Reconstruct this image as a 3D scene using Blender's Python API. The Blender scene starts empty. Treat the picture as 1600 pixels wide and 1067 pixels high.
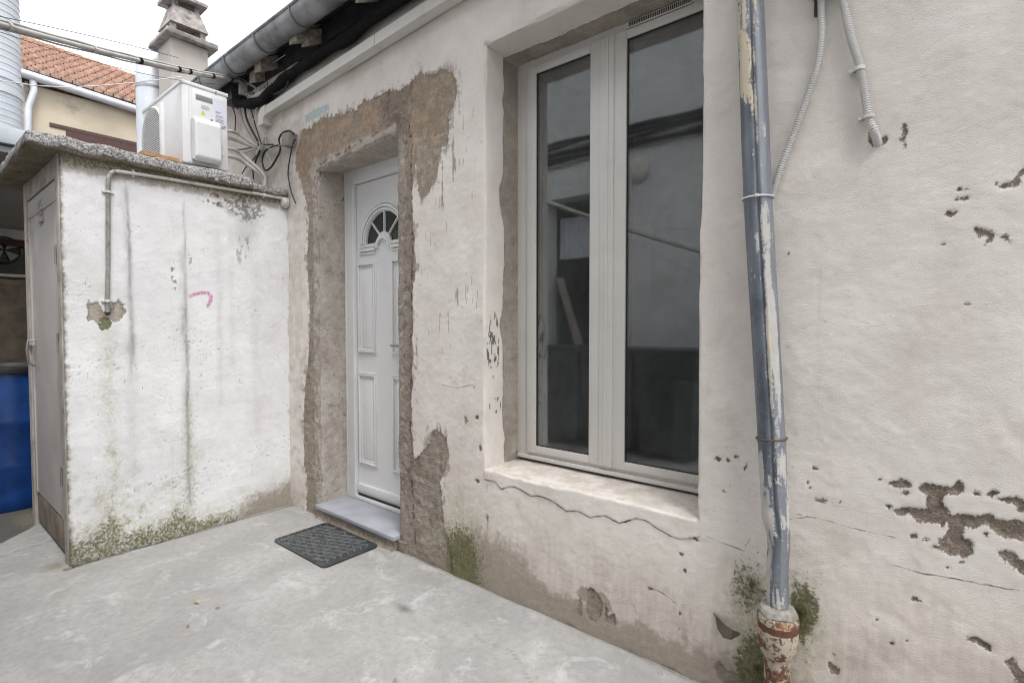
import bpy, bmesh, math, random
import numpy as np
from mathutils import Vector, Matrix
S = bpy.context.scene
COL = S.collection
random.seed(7)
RNG = np.random.RandomState(11)

# ------------------------------------------------------------------ camera, sky, sun, exposure
cam_d = bpy.data.cameras.new('camera'); cam = bpy.data.objects.new('camera', cam_d); COL.objects.link(cam)
cam_d.sensor_width = 36.0; cam_d.lens = 18.0; cam_d.clip_start = 0.02; cam_d.clip_end = 400
_y = math.radians(129.1); _p = math.radians(1.8)
fw = Vector((math.cos(_y)*math.cos(_p), math.sin(_y)*math.cos(_p), -math.sin(_p)))
cam.location = (0, -1.775, 1.25); cam.rotation_euler = fw.to_track_quat('-Z', 'Y').to_euler()
S.camera = cam
world = bpy.data.worlds.new('World'); S.world = world; world.use_nodes = True
wn = world.node_tree; wn.nodes.clear()
sky = wn.nodes.new('ShaderNodeTexSky'); sky.sky_type = 'NISHITA'; sky.sun_disc = False
SUN_EL, SUN_AZ = math.radians(62), math.radians(112)     # azimuth clockwise from +Y
sky.sun_elevation = SUN_EL; sky.sun_rotation = SUN_AZ; sky.air_density = 1.6; sky.dust_density = 6; sky.ozone_density = 1.0
hs = wn.nodes.new('ShaderNodeHueSaturation'); hs.inputs['Saturation'].default_value = 0.18
mx = wn.nodes.new('ShaderNodeMix'); mx.data_type = 'RGBA'; mx.inputs[0].default_value = 0.65
mx.inputs[7].default_value = (8.75, 8.8, 9.05, 1)           # even cloud deck
bg = wn.nodes.new('ShaderNodeBackground'); bg.inputs['Strength'].default_value = 0.13
wo = wn.nodes.new('ShaderNodeOutputWorld')
wn.links.new(sky.outputs[0], hs.inputs['Color']); wn.links.new(hs.outputs[0], mx.inputs[6])
wn.links.new(mx.outputs[2], bg.inputs['Color']); wn.links.new(bg.outputs[0], wo.inputs['Surface'])
sd_ = bpy.data.lights.new('sun', 'SUN'); sd_.energy = 1.4; sd_.angle = math.radians(24); sd_.color = (1, .985, .965)
sun = bpy.data.objects.new('sun', sd_); COL.objects.link(sun)
sdir = Vector((math.sin(SUN_AZ)*math.cos(SUN_EL), math.cos(SUN_AZ)*math.cos(SUN_EL), math.sin(SUN_EL)))
sun.rotation_euler = sdir.to_track_quat('Z', 'Y').to_euler()
S.view_settings.view_transform = 'Standard'; S.view_settings.look = 'None'
S.view_settings.exposure = 0.96; S.view_settings.gamma = 1.0
S.render.engine = 'CYCLES'
S.cycles.use_denoising = True; S.cycles.denoising_prefilter = 'ACCURATE'; S.cycles.filter_width = 1.1
S.cycles.max_bounces = 8; S.cycles.diffuse_bounces = 4; S.cycles.glossy_bounces = 4; S.cycles.transparent_max_bounces = 8

# ------------------------------------------------------------------ noise in numpy
def _h(ix, iy, iz, seed):
    n = (ix.astype(np.int64)*73856093) ^ (iy.astype(np.int64)*19349663) ^ (iz.astype(np.int64)*83492791) ^ (seed*2654435)
    n = (n ^ (n >> 13)) * 1274126177 & 0x7fffffff
    n = (n ^ (n >> 11)) * 97531 & 0x7fffffff
    return (n & 0xffff)/65535.0
def vnoise(P, scale, seed=0):
    p = P*scale; i = np.floor(p); f = p-i; i = i.astype(np.int64); u = f*f*(3-2*f)
    def c(a, b, d): return _h(i[:, 0]+a, i[:, 1]+b, i[:, 2]+d, seed)
    x00 = c(0,0,0)*(1-u[:,0])+c(1,0,0)*u[:,0]; x10 = c(0,1,0)*(1-u[:,0])+c(1,1,0)*u[:,0]
    x01 = c(0,0,1)*(1-u[:,0])+c(1,0,1)*u[:,0]; x11 = c(0,1,1)*(1-u[:,0])+c(1,1,1)*u[:,0]
    return ((x00*(1-u[:,1])+x10*u[:,1])*(1-u[:,2])+(x01*(1-u[:,1])+x11*u[:,1])*u[:,2])*2-1
def fbm(P, scale, oct=4, seed=0, gain=.55):
    P = np.atleast_2d(P).astype(float)*np.ones(3) if not hasattr(scale, '__len__') else P*np.array(scale)
    s = 1.0 if hasattr(scale, '__len__') else scale
    a, t, r = 1., 0., 0.
    for k in range(oct):
        r = r+a*vnoise(P, s, seed+k*17); t += a; a *= gain; s *= 2.03
    return r/t
def smooth(x, a, b):
    t = np.clip((x-a)/(b-a), 0, 1); return t*t*(3-2*t)
def poly_sd(U, V, poly, pad=.06):
    """signed distance, positive inside, -pad far away"""
    poly = np.array(poly); out = np.full(U.shape, -pad)
    m = (U > poly[:,0].min()-pad) & (U < poly[:,0].max()+pad) & (V > poly[:,1].min()-pad) & (V < poly[:,1].max()+pad)
    u, v = U[m], V[m]
    if u.size == 0: return out
    d = np.full(u.shape, 9.); ins = np.zeros(u.shape, bool); n = len(poly)
    for k in range(n):
        a = poly[k]; b = poly[(k+1) % n]; e = b-a; L = e@e+1e-12
        t = np.clip(((u-a[0])*e[0]+(v-a[1])*e[1])/L, 0, 1)
        d = np.minimum(d, np.hypot(u-a[0]-t*e[0], v-a[1]-t*e[1]))
        c = ((a[1] > v) != (b[1] > v)) & (u < (b[0]-a[0])*(v-a[1])/((b[1]-a[1]) if abs(b[1]-a[1]) > 1e-9 else 1e-9)+a[0])
        ins ^= c
    out[m] = np.maximum(np.where(ins, d, -d), -pad); return out
def line_d(U, V, pts, pad=.2):
    pts = np.array(pts); out = np.full(U.shape, pad)
    m = (U > pts[:,0].min()-pad) & (U < pts[:,0].max()+pad) & (V > pts[:,1].min()-pad) & (V < pts[:,1].max()+pad)
    u, v = U[m], V[m]; d = np.full(u.shape, pad)
    for a, b in zip(pts[:-1], pts[1:]):
        e = b-a; L = e@e+1e-12; t = np.clip(((u-a[0])*e[0]+(v-a[1])*e[1])/L, 0, 1)
        d = np.minimum(d, np.hypot(u-a[0]-t*e[0], v-a[1]-t*e[1]))
    out[m] = d; return out
def blob(U, V, c, ru, rv): return np.clip(1-np.hypot((U-c[0])/ru, (V-c[1])/rv), -3, 1)

# ------------------------------------------------------------------ material helper
class N:
    def __init__(s, name):
        s.m = bpy.data.materials.new(name); s.m.use_nodes = True; s.t = s.m.node_tree; s.t.nodes.clear()
        s.o = s.t.nodes.new('ShaderNodeOutputMaterial'); s.p = s.t.nodes.new('ShaderNodeBsdfPrincipled')
        s.t.links.new(s.p.outputs[0], s.o.inputs[0]); s._c = None
    def n(s, k): return s.t.nodes.new('ShaderNode'+k)
    def L(s, a, b): s.t.links.new(a, b)
    def put(s, sock, v):
        if hasattr(v, 'is_output') or isinstance(v, bpy.types.NodeSocket): s.L(v, sock)
        elif isinstance(v, (tuple, list)) and sock.type == 'RGBA': sock.default_value = (*v[:3], 1)
        else: sock.default_value = v
    def co(s):
        if s._c is None: s._c = s.n('TexCoord').outputs['Object']
        return s._c
    def mapped(s, scale=(1,1,1), loc=(0,0,0), rot=(0,0,0)):
        q = s.n('Mapping'); s.L(s.co(), q.inputs[0]); q.inputs['Scale'].default_value = scale
        q.inputs['Location'].default_value = loc; q.inputs['Rotation'].default_value = rot; return q.outputs[0]
    def noise(s, scale, detail=4, rough=.55, vec=None, dist=0.):
        q = s.n('TexNoise'); s.L(vec or s.co(), q.inputs['Vector']); q.inputs['Scale'].default_value = scale
        q.inputs['Detail'].default_value = detail; q.inputs['Roughness'].default_value = rough; q.inputs['Distortion'].default_value = dist
        return q.outputs['Fac']
    def voro(s, scale, vec=None, out='Distance', rand=1., feature='F1'):
        q = s.n('TexVoronoi'); s.L(vec or s.co(), q.inputs['Vector']); q.feature = feature; q.inputs['Scale'].default_value = scale
        q.inputs['Randomness'].default_value = rand; return q.outputs[out]
    def math(s, op, a, b=0., c=0., clamp=False):
        q = s.n('Math'); q.operation = op; q.use_clamp = clamp; s.put(q.inputs[0], a); s.put(q.inputs[1], b); s.put(q.inputs[2], c); return q.outputs[0]
    def rng(s, v, a, b, c=0., d=1., kind='SMOOTHSTEP'):
        q = s.n('MapRange'); q.interpolation_type = kind; s.put(q.inputs[0], v)
        for k, x in zip((1,2,3,4), (a,b,c,d)): s.put(q.inputs[k], x)
        return q.outputs[0]
    def mix(s, f, a, b, mode='MIX'):
        q = s.n('Mix'); q.data_type = 'RGBA'; q.blend_type = mode; s.put(q.inputs[0], f); s.put(q.inputs[6], a); s.put(q.inputs[7], b); return q.outputs[2]
    def attr(s, name):
        q = s.n('Attribute'); q.attribute_name = name; x = s.n('SeparateColor'); s.L(q.outputs['Color'], x.inputs[0]); return x.outputs
    def bump(s, h, strength=.5, dist=.005, normal=None):
        q = s.n('Bump'); s.put(q.inputs['Height'], h); q.inputs['Strength'].default_value = strength; q.inputs['Distance'].default_value = dist
        if normal: s.L(normal, q.inputs['Normal'])
        return q.outputs[0]
    def out(s, col=None, rough=None, metal=None, normal=None, spec=None):
        if col is not None: s.put(s.p.inputs['Base Color'], col)
        if rough is not None: s.put(s.p.inputs['Roughness'], rough)
        if metal is not None: s.put(s.p.inputs['Metallic'], metal)
        if spec is not None: s.p.inputs['Specular IOR Level'].default_value = spec
        if normal is not None: s.L(normal, s.p.inputs['Normal'])
        return s.m
def simple(name, col, rough=.5, metal=0., var=.12, scale=12, bump=.0, bscale=150, dirt=None, dirt_amt=.5, spec=.5):
    q = N(name); a = q.noise(scale, 5); c = q.mix(q.rng(a, .3, .7), tuple(x*(1-var) for x in col), tuple(min(1, x*(1+var)) for x in col))
    if dirt: c = q.mix(q.rng(q.noise(scale*.6, 7, .7), .52, .72, 0, dirt_amt), c, dirt)
    nm = q.bump(q.noise(bscale, 4), bump, .003) if bump else None
    return q.out(c, q.rng(q.noise(scale*2, 3), .3, .7, rough*.85, min(1, rough*1.15)), metal, nm, spec)

# ------------------------------------------------------------------ mesh helpers
class MB:
    def __init__(s): s.v = []; s.f = []
    def add(s, v, f):
        o = len(s.v); s.v += [tuple(x) for x in v]; s.f += [tuple(i+o for i in q) for q in f]; return s
    def box(s, x0, x1, y0, y1, z0, z1, bev=0.):
        if bev <= 0:
            v = [(x,y,z) for z in (z0,z1) for y in (y0,y1) for x in (x0,x1)]
            return s.add(v, [(0,2,3,1),(4,5,7,6),(0,1,5,4),(2,6,7,3),(0,4,6,2),(1,3,7,5)])
        bm = bmesh.new(); bmesh.ops.create_cube(bm, size=1.)
        for q in bm.verts: q.co = Vector(((x0+x1)/2+q.co.x*(x1-x0), (y0+y1)/2+q.co.y*(y1-y0), (z0+z1)/2+q.co.z*(z1-z0)))
        bmesh.ops.bevel(bm, geom=list(bm.edges), offset=bev, segments=2, affect='EDGES', profile=.6)
        bm.verts.index_update(); s.add([q.co for q in bm.verts], [[w.index for w in f.verts] for f in bm.faces]); bm.free(); return s
    def tube(s, path, r, seg=10, caps=True, up=(0,0,1)):
        P = [Vector(p) for p in path]; n = len(P); rr = r if hasattr(r, '__len__') else [r]*n
        T = [(P[min(i+1,n-1)]-P[max(i-1,0)]).normalized() for i in range(n)]
        u = T[0].cross(Vector(up)); u = u if u.length > 1e-3 else T[0].cross(Vector((1,0,0))); u.normalize()
        v = []
        for i in range(n):
            u = (u-T[i]*u.dot(T[i])).normalized(); w = T[i].cross(u)
            for k in range(seg):
                a = 2*math.pi*k/seg; v.append(P[i]+(u*math.cos(a)+w*math.sin(a))*rr[i])
        f = [(i*seg+k, i*seg+(k+1)%seg, (i+1)*seg+(k+1)%seg, (i+1)*seg+k) for i in range(n-1) for k in range(seg)]
        if caps: f += [tuple(reversed(range(seg))), tuple(range((n-1)*seg, n*seg))]
        return s.add(v, f)
    def lathe(s, prof, c=(0,0,0), axis='z', seg=24, a0=0., a1=2*math.pi):
        full = abs(a1-a0-2*math.pi) < 1e-6; m = seg if full else seg+1; v = []
        for (r, h) in prof:
            for k in range(m):
                a = a0+(a1-a0)*k/seg; x, y = r*math.cos(a), r*math.sin(a)
                v.append({'z': (c[0]+x, c[1]+y, c[2]+h), 'y': (c[0]+x, c[1]+h, c[2]+y), 'x': (c[0]+h, c[1]+x, c[2]+y)}[axis])
        f = []
        for i in range(len(prof)-1):
            for k in range(seg):
                k2 = (k+1) % m if full else k+1
                f.append((i*m+k, i*m+k2, (i+1)*m+k2, (i+1)*m+k))
        return s.add(v, f)
    def prism(s, poly, d0, d1, axis='y'):
        """polygon in the two other axes, extruded d0..d1"""
        mk = {'y': lambda p, d: (p[0], d, p[1]), 'x': lambda p, d: (d, p[0], p[1]), 'z': lambda p, d: (p[0], p[1], d)}[axis]
        n = len(poly); v = [mk(p, d0) for p in poly]+[mk(p, d1) for p in poly]
        return s.add(v, [tuple(range(n)), tuple(reversed(range(n, 2*n)))]+[(i, i+n, (i+1)%n+n, (i+1)%n) for i in range(n)])
    def build(s, name, mat, parent=None, smooth=False, jit=0.):
        me = bpy.data.meshes.new(name); v = s.v
        if jit: v = [(a+random.uniform(-jit, jit), b+random.uniform(-jit, jit), c+random.uniform(-jit, jit)) for a, b, c in v]
        me.from_pydata(v, [], s.f); bm = bmesh.new(); bm.from_mesh(me); bmesh.ops.recalc_face_normals(bm, faces=bm.faces); bm.to_mesh(me); bm.free()
        if smooth:
            me.polygons.foreach_set('use_smooth', [True]*len(me.polygons))
            try: me.set_sharp_from_angle(angle=math.radians(38))
            except Exception: pass
        me.materials.append(mat); o = bpy.data.objects.new(name, me); COL.objects.link(o)
        if parent:
            o.parent = parent; o.matrix_parent_inverse = Matrix.Translation(-parent.location) if parent.type == 'EMPTY' else Matrix()
        return o
def spline(pts, k=8):
    P = [np.array(p, float) for p in pts]; P = [2*P[0]-P[1]]+P+[2*P[-1]-P[-2]]; out = []
    for i in range(1, len(P)-2):
        for j in range(k):
            t = j/k; a, b, c, d = P[i-1:i+3]
            out.append(tuple(.5*((2*b)+(c-a)*t+(2*a-5*b+4*c-d)*t*t+(3*b-a-3*c+d)*t**3)))
    out.append(tuple(P[-2])); return out
def tag(o, label, cat, group=None, kind=None):
    o['label'] = label; o['category'] = cat
    if group: o['group'] = group
    if kind: o['kind'] = kind
    return o
def thing(name, label, cat, loc=(0,0,0), group=None):
    o = bpy.data.objects.new(name, None); o.location = loc; o.empty_display_size = .1; COL.objects.link(o)
    return tag(o, label, cat, group)
def copy_to(o, d, parent=None):
    c = o.copy(); COL.objects.link(c)
    if parent: c.parent = parent
    c.location = o.location+Vector(d); return c
def grid_mesh(name, sheets, mat, parent=None):
    """sheets: list of (P[nu,nv,3], keep[nu-1,nv-1] or None, flip); attrs filled by caller"""
    V, F, o = [], [], 0
    for P, keep, flip in sheets:
        nu, nv = P.shape[:2]; idx = np.arange(nu*nv).reshape(nu, nv)
        q = np.stack([idx[:-1,:-1], idx[1:,:-1], idx[1:,1:], idx[:-1,1:]], -1)
        if keep is not None: q = q[keep]
        q = q.reshape(-1, 4)
        if flip: q = q[:, ::-1]
        V.append(P.reshape(-1, 3)); F.append(q+o); o += nu*nv
    V = np.concatenate(V); F = np.concatenate(F)
    me = bpy.data.meshes.new(name); me.vertices.add(len(V)); me.vertices.foreach_set('co', V.ravel().astype(np.float32))
    me.loops.add(F.size); me.loops.foreach_set('vertex_index', F.ravel().astype(np.int32))
    me.polygons.add(len(F)); me.polygons.foreach_set('loop_start', (np.arange(len(F))*4).astype(np.int32))
    me.polygons.foreach_set('use_smooth', np.ones(len(F), bool)); me.update(calc_edges=True); me.validate()
    me.materials.append(mat); ob = bpy.data.objects.new(name, me); COL.objects.link(ob)
    if parent: ob.parent = parent
    return ob, V
def set_attr(ob, name, cols):
    a = ob.data.attributes.new(name, 'FLOAT_COLOR', 'POINT'); c = np.ones((len(ob.data.vertices), 4), np.float32); c[:, :3] = np.stack(cols, -1)
    a.data.foreach_set('color', c.ravel())
def axis_pts(*segs):
    """segs (start, end, step) joined"""
    out = []
    for a, b, h in segs: out.append(np.linspace(a, b, max(2, int(round(abs(b-a)/h))+1))[:-1])
    out.append([segs[-1][1]]); return np.concatenate(out)

# ------------------------------------------------------------------ materials
def render_mat(name, paint1, paint2, tint, stucco, pits=0., green=(.085,.09,.03), grimec=(.17,.165,.155)):
    """painted render; m1=(bare, moss, dirt) m2=(dark, ochre, colour)"""
    q = N(name); a1 = q.attr('m1'); a2 = q.attr('m2'); a3 = q.attr('m3')
    big = q.noise(1.3, 5, .6); mid = q.noise(7, 6, .62); fine = q.noise(60, 5, .65); grit = q.noise(260, 3, .6)
    paint = q.mix(q.rng(mid, .32, .68), paint1, paint2)
    paint = q.mix(q.rng(big, .48, .66, 0, .45), paint, tint)
    paint = q.mix(q.rng(q.noise(26, 8, .7), .6, .8, 0, .38), paint, (.50,.455,.41))
    gr = q.math('MULTIPLY', a3[1], q.rng(q.noise(1, 6, .65, q.mapped((45,45,8))), .25, .65, .45, 1.))
    paint = q.mix(gr, paint, grimec); paint = q.mix(q.math('MULTIPLY', a3[2], q.rng(q.noise(50, 7, .75), .35, .65, .1, 1)), paint, (.33,.32,.18))
    # coarse sand grains and stains in the paint
    paint = q.mix(q.rng(q.noise(330, 3, .7), .56, .68, 0, .28), paint, (.42,.385,.35)); paint = q.mix(q.rng(q.noise(3.1, 7, .7, None, .5), .52, .66, 0, .22), paint, (.52,.455,.39))
    # thin vertical runs
    run = q.noise(1, 6, .7, q.mapped((22, 22, 1.3)))
    paint = q.mix(q.rng(run, .58, .8, 0, .22), paint, (.36,.33,.30))
    if pits:
        pv = q.voro(38, q.mapped((1,1,1))); pm = q.math('MULTIPLY', q.rng(pv, .05, .13, 1, 0), q.rng(q.noise(5, 3), .5, .62))
        paint = q.mix(q.math('MULTIPLY', pm, pits), paint, (.16,.145,.13))
    dark_f = a2[0]; ochre = a2[1]
    b1 = q.mix(q.rng(fine, .3, .7), (.185,.147,.115), (.32,.265,.215)); b1 = q.mix(q.rng(grit, .52, .68, 0, .8), b1, (.42,.375,.33))
    b1 = q.mix(q.rng(q.noise(14, 6), .5, .66, 0, .55), b1, (.145,.118,.095))
    oc = q.mix(q.rng(mid, .35, .65), (.35,.255,.17), (.50,.345,.235)); oc = q.mix(q.rng(fine, .42, .72), oc, (.45,.40,.33))
    oc = q.mix(q.rng(q.noise(1, 7, .7, q.mapped((60, 60, 7))), .52, .7, 0, .7), oc, (.25,.20,.15))
    oc = q.mix(q.rng(q.noise(4.5, 6, .7), .5, .6, 0, .75), oc, (.38,.33,.265)); oc = q.mix(q.rng(q.noise(90, 6, .8), .56, .66, 0, .6), oc, (.56,.50,.42)); oc = q.mix(q.rng(q.noise(21, 6, .75, None, .4), .57, .63, 0, .7), oc, (.17,.125,.09))
    bare = q.mix(ochre, b1, oc)
    cem = q.mix(q.rng(q.noise(9, 7, .65), .35, .65), (.44,.395,.34), (.58,.535,.48)); cem = q.mix(q.rng(grit, .5, .66, 0, .45), cem, (.56,.52,.48)); cem = q.mix(q.rng(q.noise(30, 7, .75), .55, .68, 0, .7), cem, (.19,.155,.125))
    bare = q.mix(q.math('MULTIPLY', a3[0], q.rng(q.noise(12, 6, .7), .3, .55, .55, 1)), bare, cem)
    bv = q.math('ADD', a1[0], q.math('MULTIPLY', q.math('SUBTRACT', q.noise(170, 6, .7), .5), .55))
    bf = q.rng(bv, .485, .53)
    col = q.mix(bf, paint, bare)
    rim = q.math('MULTIPLY', q.rng(bv, .44, .5), q.rng(bv, .5, .62, 1, 0))
    col = q.mix(q.math('MULTIPLY', rim, .35), col, (.19,.165,.14))
    tf = q.math('MULTIPLY', a2[2], q.rng(q.noise(90, 5, .7), .3, .55)); 
    # hairline crack carried as signed distance, jagged and of varying width
    cd = q.math('MULTIPLY', q.math('SUBTRACT', q.attr('m4')[0], .5), .12)
    cd = q.math('ADD', cd, q.math('MULTIPLY', q.math('SUBTRACT', q.noise(55, 8, .75), .5), .013))
    wdt = q.rng(q.noise(17, 4, .6), .38, .62, .0003, .0021)
    ck = q.math('MULTIPLY', q.rng(q.math('DIVIDE', q.math('ABSOLUTE', cd), wdt), .7, 1.5, 1, 0), q.attr('m4')[1])
    col = q.mix(ck, col, (.06,.05,.042))
    # dirt
    dn = q.math('ADD', a1[2], q.math('MULTIPLY', q.math('SUBTRACT', q.noise(34, 7, .72), .5), 1.1))
    df = q.math('MULTIPLY', q.rng(dn, .30, .90), q.rng(a1[2], .02, .15))
    col = q.mix(q.math('MULTIPLY', df, .82), col, q.mix(fine, (.20,.168,.13), (.40,.345,.285)))
    # algae
    mn = q.math('ADD', a1[1], q.math('MULTIPLY', q.math('SUBTRACT', q.noise(75, 8, .78), .5), 1.5))
    mf = q.math('MULTIPLY', q.rng(mn, .42, .66), q.rng(a1[1], .02, .2))
    gcol = q.mix(q.rng(q.noise(1, 6, .75, q.mapped((150,150,70))), .35, .65), green, (.215,.205,.115))
    gcol = q.mix(q.rng(q.noise(18, 5), .5, .68, 0, .6), gcol, (.10,.085,.05))
    col = q.mix(q.math('MULTIPLY', mf, .92), col, gcol)
    dk = q.math('ADD', dark_f, q.math('MULTIPLY', q.math('SUBTRACT', q.noise(230, 4, .7), .5), .5))
    kf = q.math('MULTIPLY', q.rng(dk, .25, .8), q.rng(dark_f, .02, .12))
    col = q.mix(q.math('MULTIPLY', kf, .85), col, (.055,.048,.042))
    h1 = q.noise(stucco, 7, .78); h2 = q.noise(stucco*3.1, 3, .6); h3 = q.voro(stucco*1.5, None, 'Distance')
    hp = q.math('MULTIPLY', q.math('ADD', q.math('MULTIPLY', h1, 1.35), q.math('MULTIPLY', h3, .3)), q.rng(q.noise(3.2, 6, .65), .36, .58, .45, 1.15))
    hb = q.math('MULTIPLY', q.math('ADD', q.noise(110, 6, .8), q.math('MULTIPLY', q.voro(180), .7)), 2.6)
    hh = q.math('ADD', q.math('MULTIPLY', hp, q.math('SUBTRACT', 1, bf)), q.math('MULTIPLY', hb, bf))
    hh = q.math('SUBTRACT', hh, q.math('MULTIPLY', bf, .3)); hh = q.math('SUBTRACT', hh, q.math('MULTIPLY', ck, .9))
    hh = q.math('ADD', hh, q.math('MULTIPLY', q.noise(1, 6, .6, q.mapped((14,14,19),(0,0,0),(0,.5,0)), .8), .8))
    nm = q.bump(hh, .62, .0045)
    nm = q.bump(h2, .4, .0015, nm)
    return q, col, tf, nm
q, col, tf, nm = render_mat('house render', (.80,.755,.705), (.745,.695,.645), (.74,.665,.625), 260, grimec=(.34,.265,.20))
col = q.mix(tf, col, (.38,.49,.50)); M_wall = q.out(col, .93, 0, nm, .2)
q, col, tf, nm = render_mat('whitewashed render', (.80,.795,.80), (.75,.745,.75), (.70,.70,.715), 210, .0)
col = q.mix(tf, col, (.50,.10,.30)); M_shed = q.out(col, .9, 0, nm, .2)

def lichen_mat():
    q = N('lichen concrete'); f = q.noise(55, 8, .8); v = q.voro(70)
    c = q.mix(q.rng(f, .38, .6), (.09,.085,.08), (.40,.39,.385)); c = q.mix(q.rng(q.noise(130, 4, .7), .5, .62), c, (.58,.575,.57))
    c = q.mix(q.rng(q.noise(9, 6, .7), .55, .68, 0, .7), c, (.11,.105,.06))
    c = q.mix(q.rng(q.noise(30, 6, .75), .6, .7, 0, .8), c, (.05,.047,.043))
    geo = q.n('NewGeometry'); sx = q.n('SeparateXYZ'); q.L(geo.outputs['Normal'], sx.inputs[0])
    under = q.rng(sx.outputs[2], -.8, -.3, 1, 0)
    cu = q.mix(q.rng(q.noise(8, 6, .7), .35, .65), (.36,.31,.24), (.24,.22,.14)); cu = q.mix(q.rng(q.noise(20, 7, .7), .55, .7), cu, (.09,.09,.05))
    c = q.mix(under, c, cu)
    return q.out(c, .95, 0, q.bump(q.math('ADD', q.math('MULTIPLY', f, 1.5), v), .8, .008), .15)
M_lichen = lichen_mat()

def ground_mat():
    q = N('worn concrete'); a = q.attr('m1'); w = q.noise(2.1, 7, .66, dist=.4); f = q.noise(30, 8, .7); g = q.noise(220, 3, .7)
    c = q.mix(q.rng(w, .36, .64), (.285,.28,.274), (.36,.353,.345))
    c = q.mix(q.rng(q.noise(5, 9, .75, dist=.6), .53, .64, 0, .7), c, (.47,.464,.457))
    c = q.mix(q.rng(q.noise(3.3, 8, .72, q.mapped((1,1,1),(4,2,0)), .5), .5, .68, 0, .45), c, (.27,.262,.235))
    c = q.mix(q.rng(q.noise(1.1, 5, .6), .45, .62, 0, .4), c, (.29,.283,.262)); c = q.mix(q.rng(f, .36, .58, .32, 0), c, (.20,.195,.187)); c = q.mix(q.rng(q.noise(75, 5, .8), .62, .68, 0, .5), c, (.15,.14,.13)); c = q.mix(q.rng(g, .58, .74, 0, .30), c, (.17,.165,.155))
    c = q.mix(q.rng(q.voro(11, None), .0, .05, .6, 0), c, (.52,.515,.505))
    n1 = q.rng(q.math('ADD', a[0], q.math('MULTIPLY', q.math('SUBTRACT', q.noise(28, 7, .7), .5), .5)), .4, .6)
    c = q.mix(n1, c, q.mix(f, (.05,.047,.043), (.115,.108,.098)))
    md = q.math('MULTIPLY', q.rng(q.math('ADD', a[1], q.math('MULTIPLY', q.math('SUBTRACT', q.noise(60, 8, .75), .5), 1.1)), .35, .95), q.rng(a[1], .02, .2))
    c = q.mix(q.math('MULTIPLY', md, .75), c, q.mix(f, (.12,.12,.06), (.22,.19,.15)))
    c = q.mix(q.math('MULTIPLY', a[2], .9), c, (.05,.046,.042))
    h = q.math('ADD', q.math('MULTIPLY', q.noise(45, 7, .7), .8), q.math('MULTIPLY', g, .35))
    return q.out(c, q.rng(w, .3, .7, .72, .9), 0, q.bump(h, .38, .003), .3)
M_ground = ground_mat()
M_far = simple('old asphalt', (.07,.068,.065), .9, bump=.4, bscale=90)
M_pvc = simple('white door lacquer', (.72,.72,.72), .38, var=.02, scale=4, dirt=(.52,.51,.49), dirt_amt=.3)
M_winpvc = simple('cream window plastic', (.60,.585,.555), .36, var=.03, scale=5, dirt=(.40,.37,.32), dirt_amt=.18)
M_gasket = simple('black rubber gasket', (.02,.02,.021), .6)
M_stone = simple('blue grey threshold stone', (.33,.345,.385), .5, var=.10, scale=9, bump=.15, dirt=(.24,.22,.19), dirt_amt=.5)
M_cement = simple('rough cement riser', (.25,.21,.175), .95, var=.3, scale=40, bump=1., bscale=120, dirt=(.12,.10,.08))
M_zinc = simple('weathered zinc', (.25,.255,.265), .55, .4, var=.4, scale=7, bump=.1, bscale=60, dirt=(.13,.125,.12), dirt_amt=.6)
M_zinc2 = simple('pale galvanised sheet', (.50,.525,.56), .5, .25, var=.10, scale=4, dirt=(.30,.30,.30), dirt_amt=.3)
M_wood = simple('grey weathered timber', (.36,.315,.27), .9, var=.35, scale=30, bump=.8, bscale=80, dirt=(.05,.045,.04))
M_deal = simple('raw orange brown timber', (.40,.22,.095), .8, var=.2, scale=25, bump=.3)
M_darkwood = simple('near black roof boards', (.035,.034,.038), .95, var=.3, bump=.4)  # near black, even tone for the roof and the wall top board
M_blackpipe = simple('black cable sleeve', (.012,.012,.013), .85, var=.25, scale=30, bump=.3, spec=.15)
M_blackcable = simple('black cable sheath', (.022,.02,.02), .5)
M_greycable = simple('grey weathered cable', (.42,.41,.39), .6, var=.15, dirt=(.14,.13,.12))
M_cream = simple('cream insulated hose', (.64,.625,.58), .5, var=.05, dirt=(.40,.37,.31), dirt_amt=.4)
M_conduit = simple('dirty white conduit', (.62,.60,.56), .55, var=.08, scale=14, dirt=(.22,.20,.165), dirt_amt=.75)
M_flex = simple('pale corrugated conduit plastic', (.56,.55,.535), .42, var=.05)
M_trunk = simple('cream cable trunking plastic', (.62,.60,.565), .42, var=.03, dirt=(.42,.39,.34), dirt_amt=.3)
M_ac = simple('off white painted steel', (.66,.665,.675), .35, var=.02, dirt=(.50,.49,.46), dirt_amt=.3)
M_acdark = simple('grey recess plastic', (.20,.20,.205), .5)
M_label = simple('pale rating sticker', (.60,.62,.70), .4, var=.03)
M_ink = simple('grey print ink', (.16,.16,.18), .5)
M_yellow = simple('yellow warning print', (.62,.56,.05), .5, var=.02)
M_jbox = simple('beige junction box plastic', (.30,.265,.235), .6, var=.15, dirt=(.12,.10,.09))
M_rubber = simple('black rubber mat', (.040,.043,.045), .34, var=.25, scale=20, dirt=(.12,.12,.115), dirt_amt=.5)
M_shdoor = simple('pinkish beige painted door', (.56,.52,.495), .6, var=.06, scale=3, bump=.15, bscale=90, dirt=(.27,.235,.205), dirt_amt=.6)
M_shframe = simple('beige grimy door frame', (.48,.435,.39), .8, var=.18, scale=12, bump=.4, bscale=90, dirt=(.17,.14,.11), dirt_amt=.8)
M_steel = simple('dull steel', (.35,.34,.33), .45, .8, dirt=(.20,.12,.07))
M_blue = simple('blue barrel plastic', (.005,.045,.20), .38, var=.3, scale=5, dirt=(.03,.12,.30), dirt_amt=.6)
M_black = simple('black plastic', (.024,.025,.027), .45)
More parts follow.
